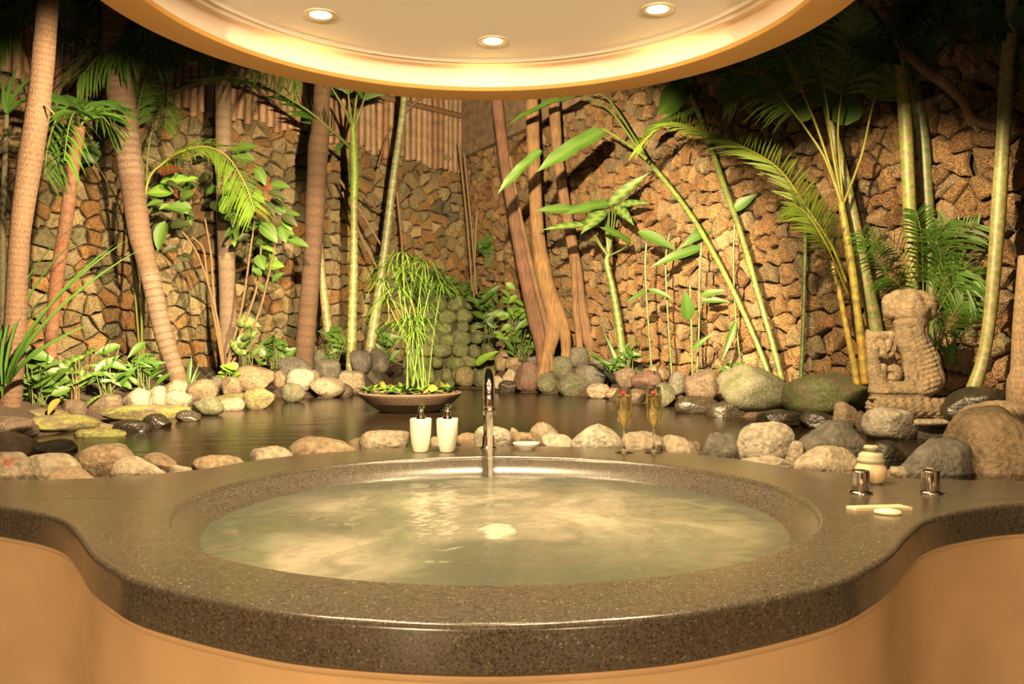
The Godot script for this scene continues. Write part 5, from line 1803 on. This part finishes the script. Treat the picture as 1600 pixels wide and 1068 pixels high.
		frond(t, path([[q[0][0], q[0][1] + 90, z], [q[0][0], q[0][1], z], [q[1][0], q[1][1], z - 0.05], [q[2][0], q[2][1], z - 0.1], [q[3][0], q[3][1], z - 0.1]]), 0.006, 0.19, 0.014, 20, Color(0.11, 0.24, 0.035) * rng.randf_range(0.7, 1.2), Color(0.2, 0.26, 0.06), 0.35, 0.45, 0.9, Vector3(0, 0.4, 1))


# ------------------------------------------------------------------ shrubs and bank plants
func make_shrubs() -> void:
	# croton between the leaning palm and the straight trunk
	var z := 7.6
	var t := thing("croton_bush", "broad leaved croton bush with green, dark and red leaves", "shrub", spot(345, 580, z))
	for q in [[[350, 580], [335, 470], [330, 400], [320, 340]], [[350, 580], [325, 440], [318, 390], [300, 370]], [[352, 580], [395, 470], [405, 420], [410, 350]], [[352, 580], [378, 480], [390, 400], [400, 330]], [[355, 580], [400, 500], [420, 430], [430, 380]], [[350, 580], [340, 500], [310, 400], [275, 350]]]:
		var b := Builder.new()
		rod(b, smooth_path(path([[q[0][0], q[0][1], z], [q[1][0], q[1][1], z], [q[2][0], q[2][1], z - 0.05], [q[3][0], q[3][1], z - 0.1]]), 5), 0.014, 0.007, 6, Color(0.24, 0.15, 0.07))
		part(t, "branch", b, M.bark)
	var ls := [
		[250, 285, 298, 276, 0.12, "b"], [272, 300, 228, 296, 0.14, "b"], [255, 315, 228, 318, 0.07, "o"], [265, 252, 285, 260, 0.1, "r"], [250, 272, 278, 258, 0.10, "r"], [300, 325, 262, 320, 0.12, "o"], [285, 320, 300, 333, 0.09, "d"], [262, 350, 236, 372, 0.16, "d"], [266, 352, 288, 346, 0.10, "d"], [258, 345, 243, 388, 0.12, "o"],
		[268, 330, 245, 318, 0.09, "d"], [283, 310, 298, 300, 0.10, "o"], [310, 282, 325, 272, 0.10, "d"], [300, 255, 318, 245, 0.1, "d"], [345, 268, 362, 262, 0.09, "b"], [345, 300, 372, 282, 0.15, "b"], [342, 330, 375, 300, 0.20, "b"], [345, 338, 395, 338, 0.12, "b"], [398, 250, 362, 240, 0.12, "o"], [362, 236, 398, 224, 0.10, "o"], [402, 285, 425, 295, 0.10, "r"],
		[420, 290, 450, 288, 0.09, "o"], [418, 300, 446, 305, 0.07, "d"], [425, 310, 440, 333, 0.10, "d"], [430, 315, 444, 330, 0.09, "o"], [400, 328, 412, 340, 0.12, "r"], [408, 345, 382, 358, 0.11, "o"], [408, 348, 432, 374, 0.13, "o"], [440, 356, 446, 376, 0.09, "o"], [400, 378, 424, 374, 0.08, "o"], [445, 374, 480, 380, 0.09, "o"], [402, 398, 412, 418, 0.10, "o"],
		[415, 415, 440, 412, 0.11, "b"], [410, 428, 396, 420, 0.07, "o"], [378, 292, 400, 305, 0.10, "b"], [365, 318, 398, 322, 0.12, "b"], [330, 315, 345, 328, 0.09, "d"], [400, 260, 414, 285, 0.09, "o"], [440, 335, 462, 348, 0.08, "d"], [425, 440, 440, 425, 0.06, "o"], [418, 455, 408, 445, 0.05, "o"], [322, 300, 338, 292, 0.1, "o"], [390, 300, 410, 312, 0.1, "b"]]
	for q in ls:
		var dz := rng.randf_range(-0.3, 0.1)
		var m: Mesh = {"b": M.leaf_oval_bright, "o": M.leaf_oval, "d": M.leaf_oval_dark, "r": M.leaf_oval_red}[q[5]]
		put_leaf(t, m, M.leafy, spot(q[0], q[1], z + dz), spot(q[2], q[3], z + dz - 0.08), q[4], Vector3(rng.randf_range(-0.3, 0.3), 0.5, 1))
	for k in 46:
		var a := rng.randf() * TAU
		var side := k % 2
		var cu := (275.0 if side == 0 else 405.0) + cos(a) * rng.randf_range(5, 48)
		var cv := (320.0 if side == 0 else 350.0) + sin(a) * rng.randf_range(5, 85)
		var len_ := rng.randf_range(16, 30)
		var da := rng.randf() * TAU
		var dz := rng.randf_range(-0.25, 0.25)
		var m: Mesh = [M.leaf_oval, M.leaf_oval_dark, M.leaf_oval, M.leaf_oval_dark, M.leaf_oval_bright, M.leaf_oval_red][rng.randi() % 6]
		put_leaf(t, m, M.leafy, spot(cu, cv, z + dz), spot(cu + cos(da) * len_, cv + absf(sin(da)) * len_ * 0.8, z + dz - 0.08), len_ * 0.5 * z / LENS, Vector3(rng.randf_range(-0.4, 0.4), 0.5, 1))
	# arching frond over the croton
	t = thing("areca_palm", "yellow-green arching areca frond hanging over the croton bush", "tree", spot(222, 600, 7.3))
	frond(t, path([[222, 600, 7.3], [222, 420, 7.3], [229, 292, 7.2], [256, 254, 7.15], [286, 236, 7.1], [323, 229, 7.1], [357, 246, 7.05], [384, 290, 7.0], [398, 330, 7.0]]), 0.013, 0.30, 0.028, 46, Color(0.17, 0.27, 0.035), Color(0.34, 0.32, 0.06), 0.45, 0.42, 0.8, Vector3(0, 0.8, 0.6))
	frond(t, path([[222, 600, 7.3], [205, 400, 7.4], [185, 320, 7.5], [150, 255, 7.6], [135, 235, 7.6]]), 0.012, 0.25, 0.025, 16, Color(0.08, 0.16, 0.03), Color(0.30, 0.27, 0.06), 0.5, 0.75, 0.8, Vector3(0, 0.8, 0.6))
	frond(t, path([[222, 600, 7.3], [226, 300, 7.5], [214, 200, 7.6], [225, 130, 7.6], [250, 70, 7.5]]), 0.012, 0.35, 0.03, 30, Color(0.10, 0.19, 0.032), Color(0.16, 0.18, 0.05), 0.5, 0.5, 0.8, Vector3(0, 0.6, 1))
	frond(t, path([[222, 600, 7.3], [230, 260, 7.5], [245, 190, 7.5], [262, 150, 7.4], [258, 200, 7.3]]), 0.012, 0.22, 0.03, 22, Color(0.10, 0.19, 0.032), Color(0.16, 0.18, 0.05), 0.5, 0.6, 0.8, Vector3(0, 0.6, 1))
	# dark palm crowns high up in front of the bamboo
	for s in [[300, 60, 7.2, "drooping palm crown under the ceiling lip in front of the bamboo"], [110, 30, 7.4, "drooping palm crown high beside the pinkish ringed trunk"]]:
		t = thing("shade_palm", s[3], "tree", spot(s[0], s[1] + 60, s[2]))
		for k in 9:
			var a := -PI * (k + 0.5) / 9.0 + PI * 0.0
			var dx := cos(a) * 150.0
			var dy := sin(a) * 40.0
			frond(t, path([[s[0], s[1] + 40, s[2]], [s[0] + dx * 0.4, s[1] + dy * 0.8, s[2] - 0.1], [s[0] + dx * 0.8, s[1] + dy + 10, s[2] - 0.2], [s[0] + dx * 1.2, s[1] + dy + 70, s[2] - 0.3]]), 0.014, 0.4, 0.035, 24, Color(0.10, 0.19, 0.032), Color(0.18, 0.20, 0.05), 0.45, 0.2, 0.8, Vector3(0, 0.7, 0.7))
	# dark foliage at the top over the rust coloured wall
	for s in [[1250, 40, 5.35, "drooping palm crown above the big round leaves"], [1480, 20, 4.75, "drooping palm crown above the crooked brown branch"]]:
		t = thing("shade_palm", s[3], "tree", spot(s[0], s[1] + 60, s[2]))
		for k in 8:
			var a := -PI * (k + 0.5) / 8.0
			var dx := cos(a) * 110.0
			var dy := sin(a) * 50.0
			frond(t, path([[s[0], s[1] + 40, s[2]], [s[0] + dx * 0.4, s[1] + dy * 0.6, s[2] - 0.05], [s[0] + dx * 0.8, s[1] + dy * 0.8 + 10, s[2] - 0.1], [s[0] + dx * 1.15, s[1] + dy + 80, s[2] - 0.15]]), 0.010, 0.26, 0.02, 24, Color(0.10, 0.19, 0.032), Color(0.18, 0.20, 0.05), 0.45, 0.2, 0.8, Vector3(0, 0.6, 0.8))
	# strap leaved lily at the left edge
	z = 4.8
	t = thing("strap_leaf_lily", "dark green strap leaved lily beside the pinkish palm trunk", "plant", spot(5, 640, z))
	for q in [[10, 600, 75, 385, 0], [12, 600, 98, 395, 0], [5, 600, -10, 330, 0], [15, 600, 40, 450, 1], [20, 590, 70, 530, 1], [0, 600, -30, 400, 0], [10, 600, 20, 330, 0], [5, 620, 5, 420, 0], [18, 600, 62, 400, 0], [2, 610, 8, 460, 0]]:
		put_leaf(t, M.leaf_strap, M.leafy, spot(q[0], q[1], z), spot(q[2], q[3] - 30, z - 0.2 + (0.5 if q[2] < 30 else 0.0)), 0.04, Vector3(-0.5, 0.3, 1))
	for q in [[12, 180, 5, 100], [12, 175, 28, 110], [12, 178, -5, 130], [10, 178, 36, 140]]:
		put_leaf(t, M.leaf_strap, M.leafy, spot(q[0], q[1], 6.5), spot(q[2], q[3], 6.4), 0.05, Vector3(0, 0.3, 1))
	var b3 := Builder.new()
	rod(b3, smooth_path(path([[6, 640, 6.6], [4, 400, 6.6], [10, 180, 6.5]]), 6), 0.03, 0.018, 8, Color(0.16, 0.14, 0.08))
	part(t, "stalk", b3, M.bark)
	# bushy bank plants: [u, v, depth, spread px, height px, count, leaf, name, label]
	var bank := [
		[60, 625, 5.2, 50, 70, 60, M.leaf_oval, "bank_shrub", "leafy green shrub at the foot of the red stemmed palm", 0.15],
		[115, 635, 5.35, 45, 85, 26, M.leaf_striped, "bank_shrub", "pink stalked speckled leaf plant behind the brown kerb rock", 0.22],
		[165, 615, 5.9, 45, 70, 34, M.leaf_lance, "bank_shrub", "low lance leaved plant above the mossy kerb", 0.24],
		[225, 605, 6.4, 40, 55, 34, M.leaf_lance, "bank_shrub", "low lance leaved plant at the foot of the leaning palm", 0.24],
		[298, 600, 7.0, 25, 50, 10, M.leaf_strap, "bank_shrub", "small strap leaved tuft right of the leaning palm foot", 0.20],
		[355, 595, 7.3, 32, 34, 9, M.leaf_oval_lime, "bank_shrub", "bright lime green broad leaf plant beside the egg shaped rock", 0.16],
		[388, 565, 7.6, 38, 60, 9, M.leaf_caladium, "bank_shrub", "caladium with pale centred heart leaves by the straight trunk", 0.22],
		[430, 568, 8.2, 32, 40, 40, M.leaf_oval, "bank_shrub", "small green undergrowth plant between the straight and thick trunks", 0.15],
		[520, 565, 8.5, 40, 55, 16, M.leaf_lance, "bank_shrub", "green undergrowth plant beside the stubby ringed stem", 0.24],
		[600, 570, 8.9, 30, 60, 16, M.leaf_lance, "bank_shrub", "dark green undergrowth plant behind the planter bowl", 0.24],
		[665, 470, 10.3, 50, 50, 90, M.leaf_oval_dark, "bank_shrub", "small leaved creeper on top of the mossy mound by the papyrus", 0.09],
		[720, 475, 10.2, 45, 45, 90, M.leaf_oval, "bank_shrub", "small leaved creeper covering the top of the mossy mound", 0.09],
		[765, 520, 9.4, 40, 80, 20, M.leaf_lance, "bank_shrub", "lance leaved plant between the mound and the slim trees", 0.24],
		[800, 545, 9.0, 35, 95, 40, M.leaf_oval_bright, "bank_shrub", "round leaved green shrub left of the slim trees", 0.12],
		[815, 555, 8.7, 40, 45, 18, M.leaf_lance, "bank_shrub", "small fern like tuft at the foot of the slim trees", 0.24],
		[960, 570, 7.5, 50, 55, 18, M.leaf_strap, "bank_shrub", "spiky green tuft at the foot of the dumb cane", 0.20],
		[985, 575, 7.3, 35, 40, 12, M.leaf_lance, "bank_shrub", "small green tuft behind the broad grey-green boulder", 0.24],
		[1145, 590, 6.1, 30, 35, 8, M.leaf_lance, "bank_shrub", "few lance leaves behind the big flat boulder", 0.24],
		[1485, 560, 4.75, 30, 80, 10, M.leaf_strap, "bank_shrub", "strap leaved tuft between the statue and the tall banded cane", 0.20],
		[765, 410, 10.3, 30, 40, 40, M.leaf_oval, "bank_shrub", "green leaf cluster against the wall corner", 0.15]]
	for q in bank:
		t = thing(q[7], q[8], "plant", spot(q[0], q[1] + 8, q[2]))
		var n: int = q[5]
		var mm: Mesh = q[6]
		var k1: float = q[2] / LENS
		var wide := 0.30 if mm == M.leaf_lance or mm == M.leaf_striped else (0.10 if mm == M.leaf_strap else 0.6)
		for k in n:
			var az := TAU * (k + rng.randf_range(-0.3, 0.3)) / n
			var ring := rng.randf_range(0.35, 1.0)
			var h := (1.0 - 0.35 * ring * ring) * rng.randf_range(0.22, 1.1)
			var foot := spot(q[0] + rng.randf_range(-0.22, 0.22) * q[3], q[1] + 8, q[2] + rng.randf_range(-0.08, 0.08))
			var tip := spot(q[0], q[1], q[2]) + Vector3(cos(az) * q[3] * k1 * ring, q[4] * k1 * h, sin(az) * q[3] * k1 * ring * 0.6)
			var whole := (tip - foot).length()
			var reach := whole if mm == M.leaf_strap else minf(whole * 0.62, q[9])
			var from := foot
			if mm != M.leaf_strap:
				var d := (Vector3(tip.x - foot.x, 0, tip.z - foot.z).normalized() + Vector3(0, rng.randf_range(-0.7, 1.3), 0)).normalized() * reach
				from = tip - d
				var b := Builder.new()
				rod(b, smooth_path(PackedVector3Array([foot, foot.lerp(from, 0.6) + Vector3(0, whole * 0.08, 0), from]), 3), 0.0045, 0.003, 5, Color(0.30, 0.19, 0.10) if mm == M.leaf_striped else Color(0.15, 0.18, 0.06))
				part(t, "leaf_stalk", b, M.leafy)
			put_leaf(t, mm, M.leafy, from, tip, reach * wide, Vector3(rng.randf_range(-0.6, 0.6), rng.randf_range(0.3, 1.0), 0.8))
	# a dead yellow leaf on the kerb rock and the lime leaf by the mound
	t = thing("fallen_leaf", "curled ochre dead leaf lying on the yellowish kerb rock", "leaf", spot(80, 638, 4.9))
	put_leaf(t, M.leaf_dry, M.leafy, spot(93, 622, 4.92), spot(72, 641, 4.8), 0.05, Vector3(0, 0.6, 1))
	t = thing("lime_leaf_plant", "single upright lime green blade leaf beside the mossy mound", "leaf", spot(745, 570, 9.3))
	put_leaf(t, M.leaf_oval_lime, M.leafy, spot(744, 570, 9.3), spot(774, 545, 9.2), 0.10, Vector3(-0.5, 0.6, 1))


func _ready() -> void:
	rng.seed = 20
	noise.seed = 4
	noise.frequency = 0.1
	noise.fractal_octaves = 3
	var cam := Camera3D.new()
	cam.name = "camera"
	cam.fov = rad_to_deg(2.0 * atan(534.0 / LENS))
	cam.near = 0.05
	cam.far = 100
	add_child(cam)
	cam.position = Vector3(0, EYE, 0)
	cam.current = true
	var env := Environment.new()
	env.background_mode = Environment.BG_COLOR
	env.background_color = Color(0.16, 0.16, 0.14)
	env.background_energy_multiplier = 1.0
	env.tonemap_mode = Environment.TONE_MAPPER_LINEAR
	env.tonemap_exposure = 1.0
	env.sdfgi_enabled = true
	env.ssao_enabled = true
	env.ssil_enabled = true
	var we := WorldEnvironment.new()
	we.name = "environment"
	we.environment = env
	add_child(we)
	make_materials()
	make_lights()
	make_room()
	make_tub()
	make_bath_water()
	make_walls()
	make_leaf_kinds()
	make_rocks()
	make_ground()
	make_pond()
	make_rim_things()
	make_planter()
	make_statue()
	make_trees()
	make_shrubs()
